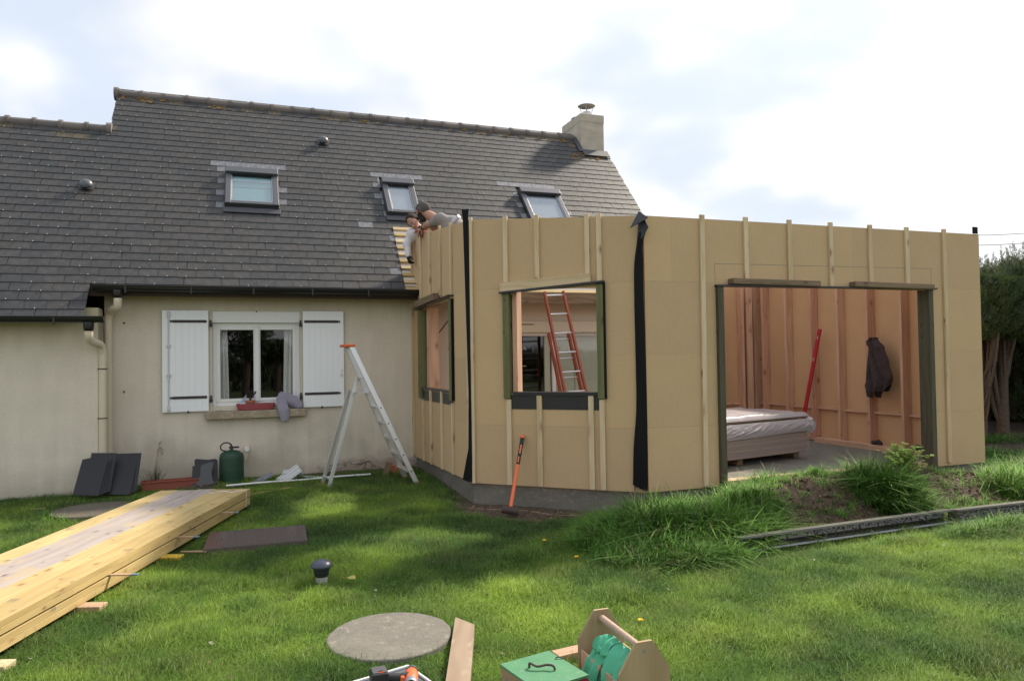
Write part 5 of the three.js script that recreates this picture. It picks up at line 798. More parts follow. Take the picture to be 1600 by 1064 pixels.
{ const p = atX(1363, 532, 8.2), t = world(thing('hanging_jacket', 'dark brown work jacket hanging from a stud inside the extension', 'jacket', [8.25, p.y, p.z])), cm = mat({ color: lin(0.050, 0.033, 0.034), roughness: 0.95, bumpMap: tiled(fineT, 0.04, 0.04), bumpScale: 0.0005 }), X = 8.17, z = p.z, y = p.y;
  const nu = 60, nv = 60, both = [], pw = (k, t) => { for (let i = 1; i < k.length; i++) if (t <= k[i][0]) return lerp(k[i - 1][1], k[i][1], sstep(k[i - 1][0], k[i][0], t)); return k[k.length - 1][1]; };
  const leftX = [[0, 1361], [0.08, 1354], [0.14, 1354.5], [0.2, 1358], [0.5, 1356], [0.85, 1353], [1, 1352.5]], rightX = [[0, 1371], [0.2, 1382], [0.55, 1389.5], [0.85, 1395.5], [1, 1393]], hem = [[0, 602], [0.2, 604], [0.27, 620], [0.48, 622], [0.56, 612], [0.8, 611], [1, 599]];
  for (const side of [1, -1]) { const pos = [], idx = []; for (let j = 0; j <= nv; j++) { const t = j / nv; for (let i = 0; i <= nu; i++) { const u = i / nu, c = atX(lerp(pw(leftX, t), pw(rightX, t), u), 527 + 5 * (u - 0.4) * (u - 0.4) + (pw(hem, u) - 527) * t, X + 0.02), rim = Math.sin(u * Math.PI), fold = Math.abs(Math.sin(u * 8.5 + 1.1 * Math.sin(j * 0.09) + 0.9)) * 0.065 * (0.4 + j / nv) + 0.03 * fbm(u * 5, j * 0.12, 4.4, 3); c.x -= side * Math.pow(rim, 0.6) * (0.05 + (side > 0 ? fold : 0)); if (side < 0) c.x = Math.min(c.x, 8.262); c.y += 0.018 * nz(u * 7, 3, 1) * (j > nv - 6 ? 1 : 0); pos.push(c.x, c.y, c.z); } } for (let j = 0; j < nv; j++) for (let i = 0; i < nu; i++) { const q = j * (nu + 1) + i; if (side > 0) idx.push(q, q + nu + 1, q + 1, q + 1, q + nu + 1, q + nu + 2); else idx.push(q, q + 1, q + nu + 1, q + 1, q + nu + 2, q + nu + 1); } const g = new THREE.BufferGeometry(); g.setAttribute('position', new THREE.Float32BufferAttribute(pos, 3)); g.setIndex(idx); g.computeVertexNormals(); both.push(g); }
  cm.side = THREE.DoubleSide; part('fabric', mergeGeometries(both), cm, t);
  part('hook', cyl(V(8.27, y + 0.02, z + 0.01), V(8.16, y + 0.03, z + 0.01), 0.006, 0.006, 8), M.iron, t);
}
for (const [z, t] of [[-7.75, 'pair of small black clips on the floor plate under the jacket'], [-7.12, 'black clip on the floor plate beside the right door post']]) { const k = thing('black_clip', t, 'clip', [8.22, YB + 0.09, z]); part('body', mergeGeometries([body([[[0, 0, -0.04], [0, 0.01, 0.03], 0.03, 0.03], [[0, 0.03, 0.06], [0, 0.0, 0.09], 0.024, 0.028]], 0.008, 0.02)]), M.rubber, k); }
{ // scaffold shelf the two men stand on, just behind the side wall
  const t = world(thing('scaffold_shelf', 'plank shelf on brackets behind the side wall carrying two workers', 'scaffold', [2.6, 2.3, -9.2]));
  part('plank', box(0.24, 0.04, 2.0, 2.50, 2.50, -9.2, 0.004), M.weathered, t); part('plank', box(0.24, 0.04, 2.0, 2.76, 2.50, -9.2, 0.004), M.offcut, t);
  for (const z of [-9.75, -8.5]) { part('bracket_arm', box(0.68, 0.05, 0.04, 2.57, 2.455, z, 0.003), M.iron, t); part('bracket_brace', bar(V(2.86, 2.44, z), V(2.26, 1.7, z), 0.03, 0.012, V(0, 0, 1), 0.002), M.iron, t); part('bracket_block', box(0.09, 0.10, 0.16, 2.42, 2.39, z, 0.004), M.weathered, t); } 
  const tb = part('paper_roll', merge([cyl(V(2.33, 3.22, -9.05), V(2.50, 3.40, -8.78), 0.028, 0.028, 18)]), mat({ color: lin(0.52, 0.58, 0.68), roughness: 0.6 })); tag(tb, 'pale blue rolled sheet resting on top of the side wall', 'roll'); }

// ------------------------------------------------------------------ the two workers
{
  const skin = mat({ color: lin(0.42, 0.215, 0.15), roughness: 0.6 }), skin2 = mat({ color: lin(0.47, 0.25, 0.18), roughness: 0.6 }), tee = mat({ color: lin(0.235, 0.22, 0.215), roughness: 0.95, bumpMap: tiled(fineT, 0.03, 0.03), bumpScale: 0.0004 }), white = mat({ color: lin(0.68, 0.66, 0.74), roughness: 0.95 }), black = mat({ color: lin(0.018, 0.018, 0.02), roughness: 0.9 }), trousers = mat({ color: lin(0.05, 0.052, 0.06), roughness: 0.95 }), greyHair = mat({ color: lin(0.085, 0.075, 0.07), roughness: 0.95 }), darkHair = mat({ color: lin(0.022, 0.014, 0.011), roughness: 0.9 }), beardM = mat({ color: lin(0.03, 0.022, 0.018), roughness: 0.95 });
  // a head built facing +z about the origin, 0.23 m tall; then turned and placed
  function headParts(fwd, up, at, scale = 1) {
    const f = fwd.clone().normalize(), u = up.clone().addScaledVector(f, -up.dot(f)).normalize(), s = u.clone().cross(f); const m = new THREE.Matrix4().makeBasis(s, u, f).setPosition(at).multiply(new THREE.Matrix4().makeScale(scale, scale, scale));
    const skull = (x, y, z) => { let d = Math.hypot(x / 0.078, (y - 0.03) / 0.092, (z + 0.012) / 0.098) - 1; d *= 0.08; d = smin(d, capsule(x, y, z, [0, -0.045, 0.025], [0, -0.085, 0.045], 0.052, 0.036), 0.03); d = smin(d, capsule(x, y, z, [0, 0.012, 0.082], [0, -0.028, 0.106], 0.009, 0.015), 0.012);
      for (const q of [-1, 1]) { d = smin(d, capsule(x, y, z, [q * 0.078, 0.012, -0.005], [q * 0.08, -0.03, 0.0], 0.016, 0.011), 0.008); d = smin(d, capsule(x, y, z, [q * 0.015, 0.030, 0.083], [q * 0.05, 0.031, 0.070], 0.010, 0.008), 0.012); const e = capsule(x, y, z, [q * 0.031, 0.012, 0.086], [q * 0.033, 0.012, 0.087], 0.011, 0.011); d = Math.max(d, -e + 0.001); }
      d = smin(d, capsule(x, y, z, [-0.018, -0.052, 0.082], [0.018, -0.052, 0.082], 0.008, 0.008), 0.008); return d; };
    const head = nets(skull, [-0.11, -0.14, -0.13], [0.11, 0.14, 0.14], 0.0045);
    const hair = nets((x, y, z) => { const d = skull(x / 1.0, y, z) - 0.0065 - 0.002 * nz(x * 90, y * 90, z * 90); const front = z - 0.058 + Math.max(0, 0.066 - y) * 0.78; return Math.max(d, front, -(y + 0.075)); }, [-0.12, -0.10, -0.15], [0.12, 0.16, 0.12], 0.005);
    const beard = nets((x, y, z) => Math.max(skull(x, y, z) - 0.010, y + 0.028 - 0.2 * Math.abs(x), -(z - 0.005) - Math.abs(x) * 0.1, -(Math.hypot(x / 1.6, y + 0.052, z - 0.1) - 0.011)), [-0.11, -0.15, -0.05], [0.11, 0.0, 0.14], 0.0045);
    const eyes = mergeGeometries([-1, 1].map((q) => { const g = new THREE.SphereGeometry(0.0105, 12, 10); g.translate(q * 0.032, 0.012, 0.079); return g; })), pupil = mergeGeometries([-1, 1].map((q) => { const g = new THREE.SphereGeometry(0.005, 8, 8); g.translate(q * 0.032, 0.011, 0.0875); return g; }));
    const glasses = mergeGeometries([...[-1, 1].map((q) => { const g = new THREE.TorusGeometry(0.022, 0.0022, 6, 20); g.scale(1.1, 0.85, 1); g.translate(q * 0.032, 0.012, 0.098); return g; }), ...[-1, 1].map((q) => cyl(V(q * 0.056, 0.016, 0.096), V(q * 0.082, 0.016, 0.0), 0.002, 0.002, 6).toNonIndexed()).map((g) => mergeVertices(g)), mergeVertices(cyl(V(-0.009, 0.014, 0.10), V(0.009, 0.014, 0.10), 0.002, 0.002, 6).toNonIndexed())]);
    for (const g of [head, hair, beard, eyes, pupil, glasses]) g.applyMatrix4(m); return { head, hair, beard, eyes, pupil, glasses };
  }
  // a hand: palm and five bent fingers; o wrist, d pointing, n back of the hand
  function hand(o, d, n, curl, sgn) { const s = d.clone().cross(n).normalize(), P = (a, b, c) => { const q = o.clone().addScaledVector(d, a).addScaledVector(s, b * sgn).addScaledVector(n, c); return q.toArray(); }; const bones = [[P(0, 0, 0), P(0.035, 0, 0), 0.026, 0.030]]; for (let i = 0; i < 4; i++) { const b = -0.028 + i * 0.0187; bones.push([P(0.02, b * 0.7, 0), P(0.085, b, -0.004), 0.013, 0.0105]); const l = [0.036, 0.042, 0.039, 0.030][i], k = curl; bones.push([P(0.085, b, -0.004), P(0.085 + l * Math.cos(k), b, -0.004 - l * Math.sin(k)), 0.0105, 0.009]); bones.push([P(0.085 + l * Math.cos(k), b, -0.004 - l * Math.sin(k)), P(0.085 + l * Math.cos(k) + l * 0.8 * Math.cos(k * 2.1), b, -0.004 - l * Math.sin(k) - l * 0.8 * Math.sin(k * 2.1)), 0.009, 0.0075]); } bones.push([P(0.015, -0.02, -0.004), P(0.05, -0.05, -0.016), 0.013, 0.0105], [P(0.05, -0.05, -0.016), P(0.078, -0.052, -0.034), 0.0105, 0.008]); return body(bones, 0.0036, 0.006); }
  const A = (p) => [p.x, p.y, p.z];
  { // man in the grey T-shirt, arms folded on the wall top, looking down towards his colleague
    const hd = atZ(661, 331, -9.36), t = world(thing('person', 'bearded worker in a grey T-shirt leaning over the side wall', 'person', [2.62, 2.52, -8.85]));
    const h = headParts(V(-0.55, -0.45, -0.62), V(-0.15, 0.85, -0.30), hd, 1.04), neck = hd.clone().add(V(0.085, -0.075, 0.085));
    const chest = V(2.47, 3.28, -9.02), pelvis = V(2.66, 2.98, -8.66), sL = V(2.315, 3.385, -9.0), sR = V(2.50, 3.40, -9.27), eL = V(2.20, 3.345, -9.16), wL = V(2.155, 3.335, -9.38), eR = V(2.34, 3.36, -9.46), wR = V(2.19, 3.345, -9.43);
    const knee = [V(2.46, 2.58, -8.98), V(2.74, 2.58, -8.98)], foot = [V(2.56, 2.56, -8.58), V(2.82, 2.56, -8.56)];
    const flesh = body([[A(neck), A(hd), 0.058, 0.06], [A(neck), A(chest), 0.062, 0.11], [A(eL), A(wL), 0.043, 0.029], [A(sL.clone().lerp(eL, 0.4)), A(eL), 0.05, 0.043], [A(eR), A(wR), 0.043, 0.029], [A(sR.clone().lerp(eR, 0.4)), A(eR), 0.05, 0.043]], 0.009, 0.03);
    part('body', mergeGeometries([flesh, h.head, hand(wL, V(-0.10, -0.35, -0.55).normalize(), V(-0.85, 0.35, 0.1).normalize(), 0.5, 1), hand(wR, V(-0.7, -0.55, 0.1).normalize(), V(-0.3, 0.6, -0.5).normalize(), 0.5, -1)]), skin, t);
    part('shirt', body([[A(pelvis.clone().lerp(chest, 0.15)), A(chest), 0.15, 0.17], [A(chest), A(neck.clone().lerp(chest, 0.35)), 0.16, 0.085], [A(sL), A(sR), 0.075, 0.075], [A(sL), A(sL.clone().lerp(eL, 0.62)), 0.074, 0.062], [A(sR), A(sR.clone().lerp(eR, 0.62)), 0.074, 0.062], [A(chest), A(sL), 0.12, 0.075]], 0.011, 0.04), tee, t);
    part('trousers', body([[A(pelvis), A(pelvis.clone().lerp(chest, 0.12)), 0.155, 0.145], [A(pelvis.clone().add(V(-0.08, -0.03, 0))), A(knee[0]), 0.10, 0.06], [A(pelvis.clone().add(V(0.08, -0.03, 0))), A(knee[1]), 0.10, 0.06], [A(knee[0]), A(foot[0]), 0.058, 0.04], [A(knee[1]), A(foot[1]), 0.058, 0.04]], 0.013, 0.04), trousers, t);
    part('boots', body([[A(foot[0]), A(foot[0].clone().add(V(0.0, 0.0, 0.17))), 0.042, 0.038], [A(foot[1]), A(foot[1].clone().add(V(0.0, 0.0, 0.17))), 0.042, 0.038]], 0.01, 0.02), black, t);
    part('hair', h.hair, greyHair, t); part('beard', h.beard, beardM, t); part('eyes', h.eyes, M.white, t); part('pupils', h.pupil, M.dark, t);
    part('wristband', cyl(wL.clone().lerp(eL, 0.12), wL.clone().lerp(eL, 0.26), 0.034, 0.035, 16), black, t); }
  { // man in the white top, bent over the wall end, one gloved arm reaching down
    const hd = atZ(646, 347, -9.80), t = world(thing('person', 'dark haired worker with glasses and white sleeve reaching down the wall', 'person', [2.62, 2.52, -9.6]));
    const h = headParts(V(-0.35, -0.52, 0.72), V(-0.62, 0.72, 0.05), hd, 1.0), neck = hd.clone().add(V(0.085, -0.085, -0.06)), chest = V(2.37, 3.25, -9.90), pelvis = V(2.66, 2.98, -9.78);
    const sA = V(2.12, 3.33, -9.84), eA = atZ(636, 381, -9.86), wA = atZ(638, 399, -9.80), sB = V(2.44, 3.36, -9.76), eB = V(2.36, 3.24, -9.6), wB = V(2.25, 3.36, -9.66), knee = [V(2.50, 2.58, -9.90), V(2.72, 2.58, -9.55)], foot = [V(2.78, 2.56, -10.02), V(2.88, 2.56, -9.72)];
    const flesh = body([[A(neck), A(hd), 0.055, 0.056], [A(neck), A(chest), 0.06, 0.10], [A(eB), A(wB), 0.042, 0.029]], 0.009, 0.03);
    part('body', mergeGeometries([flesh, h.head, hand(wB, V(-0.6, 0.1, -0.2).normalize(), V(0.1, 0.9, 0.2).normalize(), 0.6, 1)]), skin2, t);
    part('sleeve_top', body([[A(pelvis.clone().lerp(chest, 0.15)), A(chest), 0.14, 0.155], [A(sA), A(sB), 0.07, 0.07], [A(sA), A(eA), 0.066, 0.052], [A(eA), A(wA), 0.052, 0.040], [A(sB), A(eB), 0.066, 0.05], [A(chest), A(sA), 0.13, 0.07]], 0.010, 0.04), white, t);
    part('vest', body([[A(pelvis.clone().lerp(chest, 0.3)), A(chest), 0.15, 0.165], [A(chest), A(neck.clone().lerp(chest, 0.2)), 0.155, 0.075], [A(chest), A(V(2.22, 3.37, -9.80)), 0.12, 0.08]], 0.011, 0.03), black, t);
    part('trousers', body([[A(pelvis), A(pelvis.clone().lerp(chest, 0.12)), 0.15, 0.14], [A(pelvis), A(knee[0]), 0.10, 0.06], [A(pelvis), A(knee[1]), 0.10, 0.06], [A(knee[0]), A(foot[0]), 0.056, 0.04], [A(knee[1]), A(foot[1]), 0.056, 0.04]], 0.013, 0.04), trousers, t);
    part('boots', body([[A(foot[0]), A(foot[0].clone().add(V(0.16, 0, -0.03))), 0.042, 0.038], [A(foot[1]), A(foot[1].clone().add(V(0.16, 0, -0.03))), 0.042, 0.038]], 0.01, 0.02), black, t);
    part('glove', hand(wA, V(0.10, -0.95, 0.12).normalize(), V(-0.9, -0.1, 0.3).normalize(), 0.75, 1), black, t);
    part('hair', h.hair, darkHair, t); part('glasses', h.glasses, M.zinc, t); part('eyes', h.eyes, M.white, t); part('pupils', h.pupil, M.dark, t); }
}

// ------------------------------------------------------------------ old gutter lengths on the mound
function channel(label, a, b, tilt) {
  const t = thing('gutter_length', label, 'gutter', [a.x, a.y, a.z], -Math.atan2(b.z - a.z, b.x - a.x), 'old gutter lengths lying along the mound'), L = Math.hypot(b.x - a.x, b.z - a.z), slope = Math.atan2(b.y - a.y, L);
  const fix = (g) => { g.rotateX(tilt); g.rotateZ(slope); return g; };
  const pr = (pts) => { const g = prism(pts.map(([z, y]) => [-z, y]), 0, L); g.rotateY(Math.PI / 2); return fix(metreUV(g)); };
  const old = mat({ map: tiled(texture(256, 128, (u, v) => { const q = 0.5 + 0.5 * per(u, v, 20, 8, 3), s = sstep(0.0, 0.5, per(u, v, 40, 20, 7)); return mixc([0.06 + 0.04 * q, 0.054 + 0.04 * q, 0.042 + 0.03 * q], [0.16, 0.15, 0.13], s * 0.6); }), 0.9, 0.4), roughness: 0.85 });
  const inn = mat({ map: tiled(texture(256, 128, (u, v) => { const s = sstep(-0.15, 0.2, per(u, v, 30, 8, 5) + 0.6 * per(u, v, 90, 30, 7) + 0.15); return mixc([0.025, 0.02, 0.02], [0.36, 0.34, 0.36], s * sstep(0.9, 0.3, v)); }), 0.8, 0.12), roughness: 0.85 });
  part('top_flange', pr([[-0.105, 0.098], [0.005, 0.105], [0.005, 0.112], [-0.105, 0.106]]), old, t);
  part('trough', pr([[-0.105, 0.0], [-0.098, 0.0], [-0.098, 0.098], [-0.105, 0.098]]), inn, t);
  part('bottom_flange', pr([[-0.105, -0.008], [-0.022, -0.008], [-0.022, 0.0], [-0.105, 0.0]]), inn, t);
  part('white_lip', pr([[-0.022, -0.008], [-0.012, -0.008], [-0.012, 0.006], [-0.022, 0.006]]), mat({ color: lin(0.42, 0.43, 0.47), roughness: 0.5 }), t);
  part('top_lip', pr([[0.0, 0.100], [0.007, 0.100], [0.007, 0.117], [0.0, 0.117]]), mat({ color: lin(0.17, 0.165, 0.15), roughness: 0.8 }), t);
  part('end_lip', fix(box(0.008, 0.11, 0.11, 0.004, 0.05, -0.045, 0.002)), old, t); return t; }
channel('old mossy gutter length with white lip, left one before the mound', V(3.62, 0.030, -4.74), V(6.0, 0.034, -4.80), -0.06);
channel('old mossy gutter length at the right photo edge before the mound', V(6.02, 0.034, -4.77), V(8.4, 0.06, -4.65), -0.06);

// ------------------------------------------------------------------ hedge at the right, wires, reflected greenery
function frond(seed, n = 14, len = 0.2) { const r = rng(seed), pos = [], nor = []; for (let i = 0; i < n; i++) { const t = i / n, side = i % 2 ? 1 : -1, b = V((r() - 0.5) * 0.01, t * len, 0.03 * Math.sin(t * 2)), d = V(side * (0.5 + 0.4 * r()), 0.75, (r() - 0.5) * 0.7).normalize(), l = len * (0.42 - 0.25 * t) * (0.7 + 0.6 * r()), w = d.clone().cross(V(0, 0, 1)).normalize().multiplyScalar(l * 0.17); const tip = b.clone().addScaledVector(d, l), m = b.clone().addScaledVector(d, l * 0.5), q = [b, m.clone().add(w), tip, b, tip, m.clone().sub(w)]; for (const p of q) { pos.push(p.x, p.y, p.z); } } const g = new THREE.BufferGeometry(); g.setAttribute('position', new THREE.Float32BufferAttribute(pos, 3)); g.computeVertexNormals(); return g; }
const leafMat = (c) => new THREE.MeshPhysicalMaterial({ color: c, roughness: 0.85, transmission: 0.25, thickness: 0, side: THREE.DoubleSide });
function instanced(name, geo, m, items, parent, kind = 'stuff') { const im = new THREE.InstancedMesh(geo, m, items.length), o = new THREE.Object3D(); items.forEach((e, i) => { o.position.copy(e.p); if (parent?.off) o.position.sub(parent.off); o.quaternion.identity(); if (e.q) o.quaternion.copy(e.q); else o.rotation.set(e.r?.[0] || 0, e.r?.[1] || 0, e.r?.[2] || 0); if (e.s3) o.scale.copy(e.s3); else o.scale.setScalar(e.s || 1); o.updateMatrix(); im.setMatrixAt(i, o.matrix); im.setColorAt(i, e.c); }); im.name = name; im.castShadow = im.receiveShadow = true; if (kind) im.userData.kind = kind; (parent || scene).add(im); return im; }
const hedgeFrond = frond(3, 16, 0.17), hedgeLeaf = leafMat(0xffffff);
function hedgeTree(label, x, z, h, rad, seed, n, y0 = 1.75) {
  const r = rng(seed), t = world(thing('hedge_conifer', label, 'conifer', [x, -0.02, z], 0, 'clipped conifers of the hedge')), limbs = [];
  const trunk = tube([V(x, -0.1, z), V(x + 0.05 * (r() - 0.5), 0.5, z), V(x + 0.2 * (r() - 0.5), 1.3, z + 0.1 * (r() - 0.5)), V(x + 0.3 * (r() - 0.5), h * 0.85, z)], 0.085, 24, 10); { const p = trunk.attributes.position; for (let i = 0; i < p.count; i++) { const k = 1.25 - 0.28 * p.getY(i); p.setX(i, x + (p.getX(i) - x) * k); p.setZ(i, z + (p.getZ(i) - z) * k); } }
  part('trunk', metreUV(trunk), M.bark, t);
  for (let i = 0; i < 13; i++) { const a = r() * 6.28, y = 0.1 + 1.2 * r(), l = 0.14 + 0.36 * r(); part('limb', metreUV(tube([V(x, y, z), V(x + Math.cos(a) * l * 0.5, y + 0.3 + 0.4 * r(), z + Math.sin(a) * l * 0.5), V(x + Math.cos(a) * l * 0.8, y + 0.95 + 0.3 * r(), z + Math.sin(a) * l * 0.8), V(x + Math.cos(a) * l, y + 1.6, z + Math.sin(a) * l)], 0.018 + 0.022 * r(), 20, 7)), M.bark, t); }
  const items = []; for (let i = 0; i < n; i++) { const a = r() * 6.28, yy = lerp(y0, h, Math.pow(r(), 0.8)), k = sstep(y0 - 0.3, y0 + 0.35, yy) * (yy > h - 0.2 ? 0.9 : 1), R = rad * k * Math.sqrt(0.35 + 0.65 * r()) * (1 + 0.5 * fbm(Math.cos(a) * 2 + seed, yy * 1.8, Math.sin(a) * 2, 3)); const b = r(), c = 0.5 + 0.9 * fbm(x + Math.cos(a) * R * 2.2, yy * 2.2, z + Math.sin(a) * R * 2.2, 3) + 0.4 * (b - 0.5); items.push({ p: V(x + Math.cos(a) * R, yy + 0.06 * (r() - 0.5), z + Math.sin(a) * R), r: [0.9 * (r() - 0.5) + 0.5 * Math.sin(a), r() * 6.28, 1.0 * (r() - 0.5) - 0.5 * Math.cos(a)], s: 0.7 + 0.8 * r(), c: lin(0.030 + 0.045 * c, 0.056 + 0.062 * c, 0.020 + 0.011 * c) }); }
  for (let i = 0; i < n * 0.02; i++) { const a = r() * 6.28, R = rad * 0.8 * Math.sqrt(r()), bx = x + Math.cos(a) * R, bz = z + Math.sin(a) * R, l = 0.15 + 0.40 * r(); for (let k = 0; k < 6; k++) items.push({ p: V(bx + 0.02 * k * Math.cos(a), h - 0.05 + l * k / 6, bz), r: [0.9 * (r() - 0.5), r() * 6.28, 0.9 * (r() - 0.5)], s: 0.5, c: lin(0.13, 0.15, 0.08) }); }
  instanced('crown', hedgeFrond, hedgeLeaf, items, t);
}
[['leftmost bare-trunked hedge conifer just right of the extension', 12.15, -9.15, 2.74, 0.62, 41, 5200], ['hedge conifer with forked trunk at the right photo edge', 12.85, -9.25, 2.88, 0.66, 42, 5600], ['hedge conifer behind the leftmost bare trunk', 11.9, -10.5, 2.8, 0.7, 43, 4200], ['hedge conifer behind the forked trunk', 13.0, -10.6, 2.95, 0.75, 44, 4600], ['outermost hedge conifer beyond the right photo edge', 13.7, -9.0, 3.1, 0.8, 45, 4600]].forEach((a) => hedgeTree(...a));
{ const r = rng(90), items = []; for (let i = 0; i < 22000; i++) { const x = lerp(10.6, 19, r()), z = -12.0 + 1.2 * (r() - 0.5), yy = 3.0 * r(); items.push({ p: V(x, yy, z), r: [1.2 * (r() - 0.5), r() * 6.28, 1.2 * (r() - 0.5)], s: 1.5 + r(), c: lin(0.02 + 0.02 * r(), 0.035 + 0.03 * r(), 0.014) }); }
  for (let i = 0; i < 16000; i++) items.push({ p: V(lerp(14.8, 18.5, r()), 3.1 * r(), lerp(-11.5, -7.4, r())), r: [1.2 * (r() - 0.5), r() * 6.28, 1.2 * (r() - 0.5)], s: 1.5 + r(), c: lin(0.03 + 0.03 * r(), 0.055 + 0.04 * r(), 0.018) }); const b = instanced('shrub_thicket', hedgeFrond, hedgeLeaf, items); tag(b, 'dark thicket of shrubs behind the hedge trunks', 'shrubs', null, 'stuff'); }
for (const [y, l] of [[7.15, 'upper overhead wire above the hedge at the right'], [6.66, 'lower overhead wire above the hedge at the right']]) { const w = part('overhead_wire', tube([V(8, y - 0.7, -25), V(33, y, -25), V(36.6, y + 0.25, -25), V(60, y + 2.6, -25)], 0.016, 60, 6), M.wire); tag(w, l, 'wire'); }
{ // trees across the garden, seen in the panes
  const r = rng(120); [['tall round garden tree reflected in the left window pane', -0.3, 15, 4.6, 1.25], ['lower bushy tree reflected in the right window pane', 1.2, 19, 3.2, 0.7]].forEach(([l, x, z, h, R], q) => { const t = world(thing('garden_tree', l, 'tree', [x, 0, z])); part('trunk', metreUV(tube([V(x, -0.1, z), V(x + 0.1, 1.5, z), V(x, h * 0.7, z + 0.1)], 0.16, 16, 9)), M.bark, t); const items = []; for (let i = 0; i < 3800; i++) { const u = V(r() - 0.5, r() - 0.5, r() - 0.5).normalize().multiplyScalar(R * Math.cbrt(0.3 + 0.7 * r())), k = fbm(u.x * 0.8, u.y * 0.8, u.z * 0.8 + q * 5, 3); if (k < -0.12) continue; items.push({ p: V(x + u.x, h * 0.62 + u.y * 0.9, z + u.z), r: [6 * r(), 6 * r(), 6 * r()], s: 1.5, c: lin(0.04 + 0.03 * r(), 0.075 + 0.04 * r(), 0.025) }); } instanced('crown', hedgeFrond, hedgeLeaf, items, t); });
  const items = []; for (let i = 0; i < 9000; i++) { const x = lerp(-22, 22, r()); items.push({ p: V(x, 1.9 * Math.pow(r(), 0.8) + 0.35 * nz(x * 0.6, 2, 1), 21 + 1.4 * r()), r: [6 * r(), 6 * r(), 6 * r()], s: 3.0, c: lin(0.035 + 0.02 * r(), 0.062 + 0.03 * r(), 0.02) }); } const b = instanced('garden_hedge', hedgeFrond, hedgeLeaf, items); tag(b, 'long dark garden hedge reflected in the window panes', 'hedge', null, 'stuff'); }

// ------------------------------------------------------------------ grass
function blade(r, h, w, bend, segs = 3) { const a = r() * 6.283, d = V(Math.cos(a), 0, Math.sin(a)), s = V(-d.z, 0, d.x), o = V((r() - 0.5), 0, (r() - 0.5)), pos = [], nor = []; const pt = (t) => o.clone().addScaledVector(d, bend * h * t * t).setY(h * (t - 0.35 * bend * t * t)); return { a, d, s, o, pt, h, w, segs }; }
function clump(seed, n, spread, h, w, bend) {
  const r = rng(seed), pos = [], nor = []; for (let i = 0; i < n; i++) { const hh = h * (0.55 + 0.75 * r()), b = blade(r, hh, w, bend * (0.3 + 1.1 * r()), hh > 0.15 ? 5 : 3); b.o.multiplyScalar(spread); let prev = null; for (let k = 0; k <= b.segs; k++) { const t = k / b.segs, p = b.pt(t), ww = w * (1 - t * t * 0.95) * 0.5 * (0.7 + 0.6 * r()), L = p.clone().addScaledVector(b.s, -ww), Rr = p.clone().addScaledVector(b.s, ww), nn = V(0, 1, 0).addScaledVector(b.d, -0.5 + 0.9 * r()).normalize(); if (prev) { for (const v of [prev[0], prev[1], L, prev[1], Rr, L]) { pos.push(v.x, v.y, v.z); nor.push(nn.x, nn.y, nn.z); } } prev = [L, Rr]; } }
  const g = new THREE.BufferGeometry(); g.setAttribute('position', new THREE.Float32BufferAttribute(pos, 3)); g.setAttribute('normal', new THREE.Float32BufferAttribute(nor, 3)); return g;
}
const grassMat = new THREE.MeshPhysicalMaterial({ color: 0xffffff, roughness: 0.9, specularIntensity: 0.25, transmission: 0.38, thickness: 0, side: THREE.DoubleSide });
const longMat = new THREE.MeshPhysicalMaterial({ color: 0xffffff, roughness: 0.8, specularIntensity: 0.2, transmission: 0.3, thickness: 0, side: THREE.DoubleSide });
const inPoly = (x, z, P) => { let c = false; for (let i = 0, j = P.length - 1; i < P.length; j = i++) { const [a, b] = P[i], [p, q] = P[j]; if ((b > z) !== (q > z) && x < (p - a) * (z - b) / (q - b) + a) c = !c; } return c; };
const extFoot = [[2.0, -10.1], [2.17, -7.58], [3.66, -6.24], [8.5, -6.24], [8.5, -10.6], [2.0, -10.6]];
const beamFoot = [beamAt(0.02, 0.02, 0), beamAt(6.3, 0.02, 0), beamAt(6.3, 0.93, 0), beamAt(0.02, 0.93, 0)].map((p) => [p.x, p.z]);
function blocked(x, z) {
  if (z < -9.97 && x < 2.2) return true; if (z < -9.58 && x < -1.66) return true; if (inPoly(x, z, extFoot) || inPoly(x, z, beamFoot)) return true;
  if (Math.hypot(x - 0.722, z + 4.15) < 0.33 || Math.hypot(x + 1.56, z + 8.6) < 0.385) return true;
  if (Math.abs(x - 0.04) < 0.42 && Math.abs(z + 6.755) < 0.33) return true;
  if (x > 1.08 && x < 1.40 && z > -3.2 && z < -2.85) return true; if (x > 1.51 && x < 1.74 && z > -3.25 && z < -2.8) return true; if (Math.abs(x - 0.60) < 0.17 && Math.abs(z + 3.34) < 0.16) return true;
  { const s = (z + 4.17) / 0.70, xx = 1.13 - 0.235 * s; if (s > 0.05 && s < 1.8 && x > xx + 0.01 && x < xx + 0.115) return true; }
  return false;
}
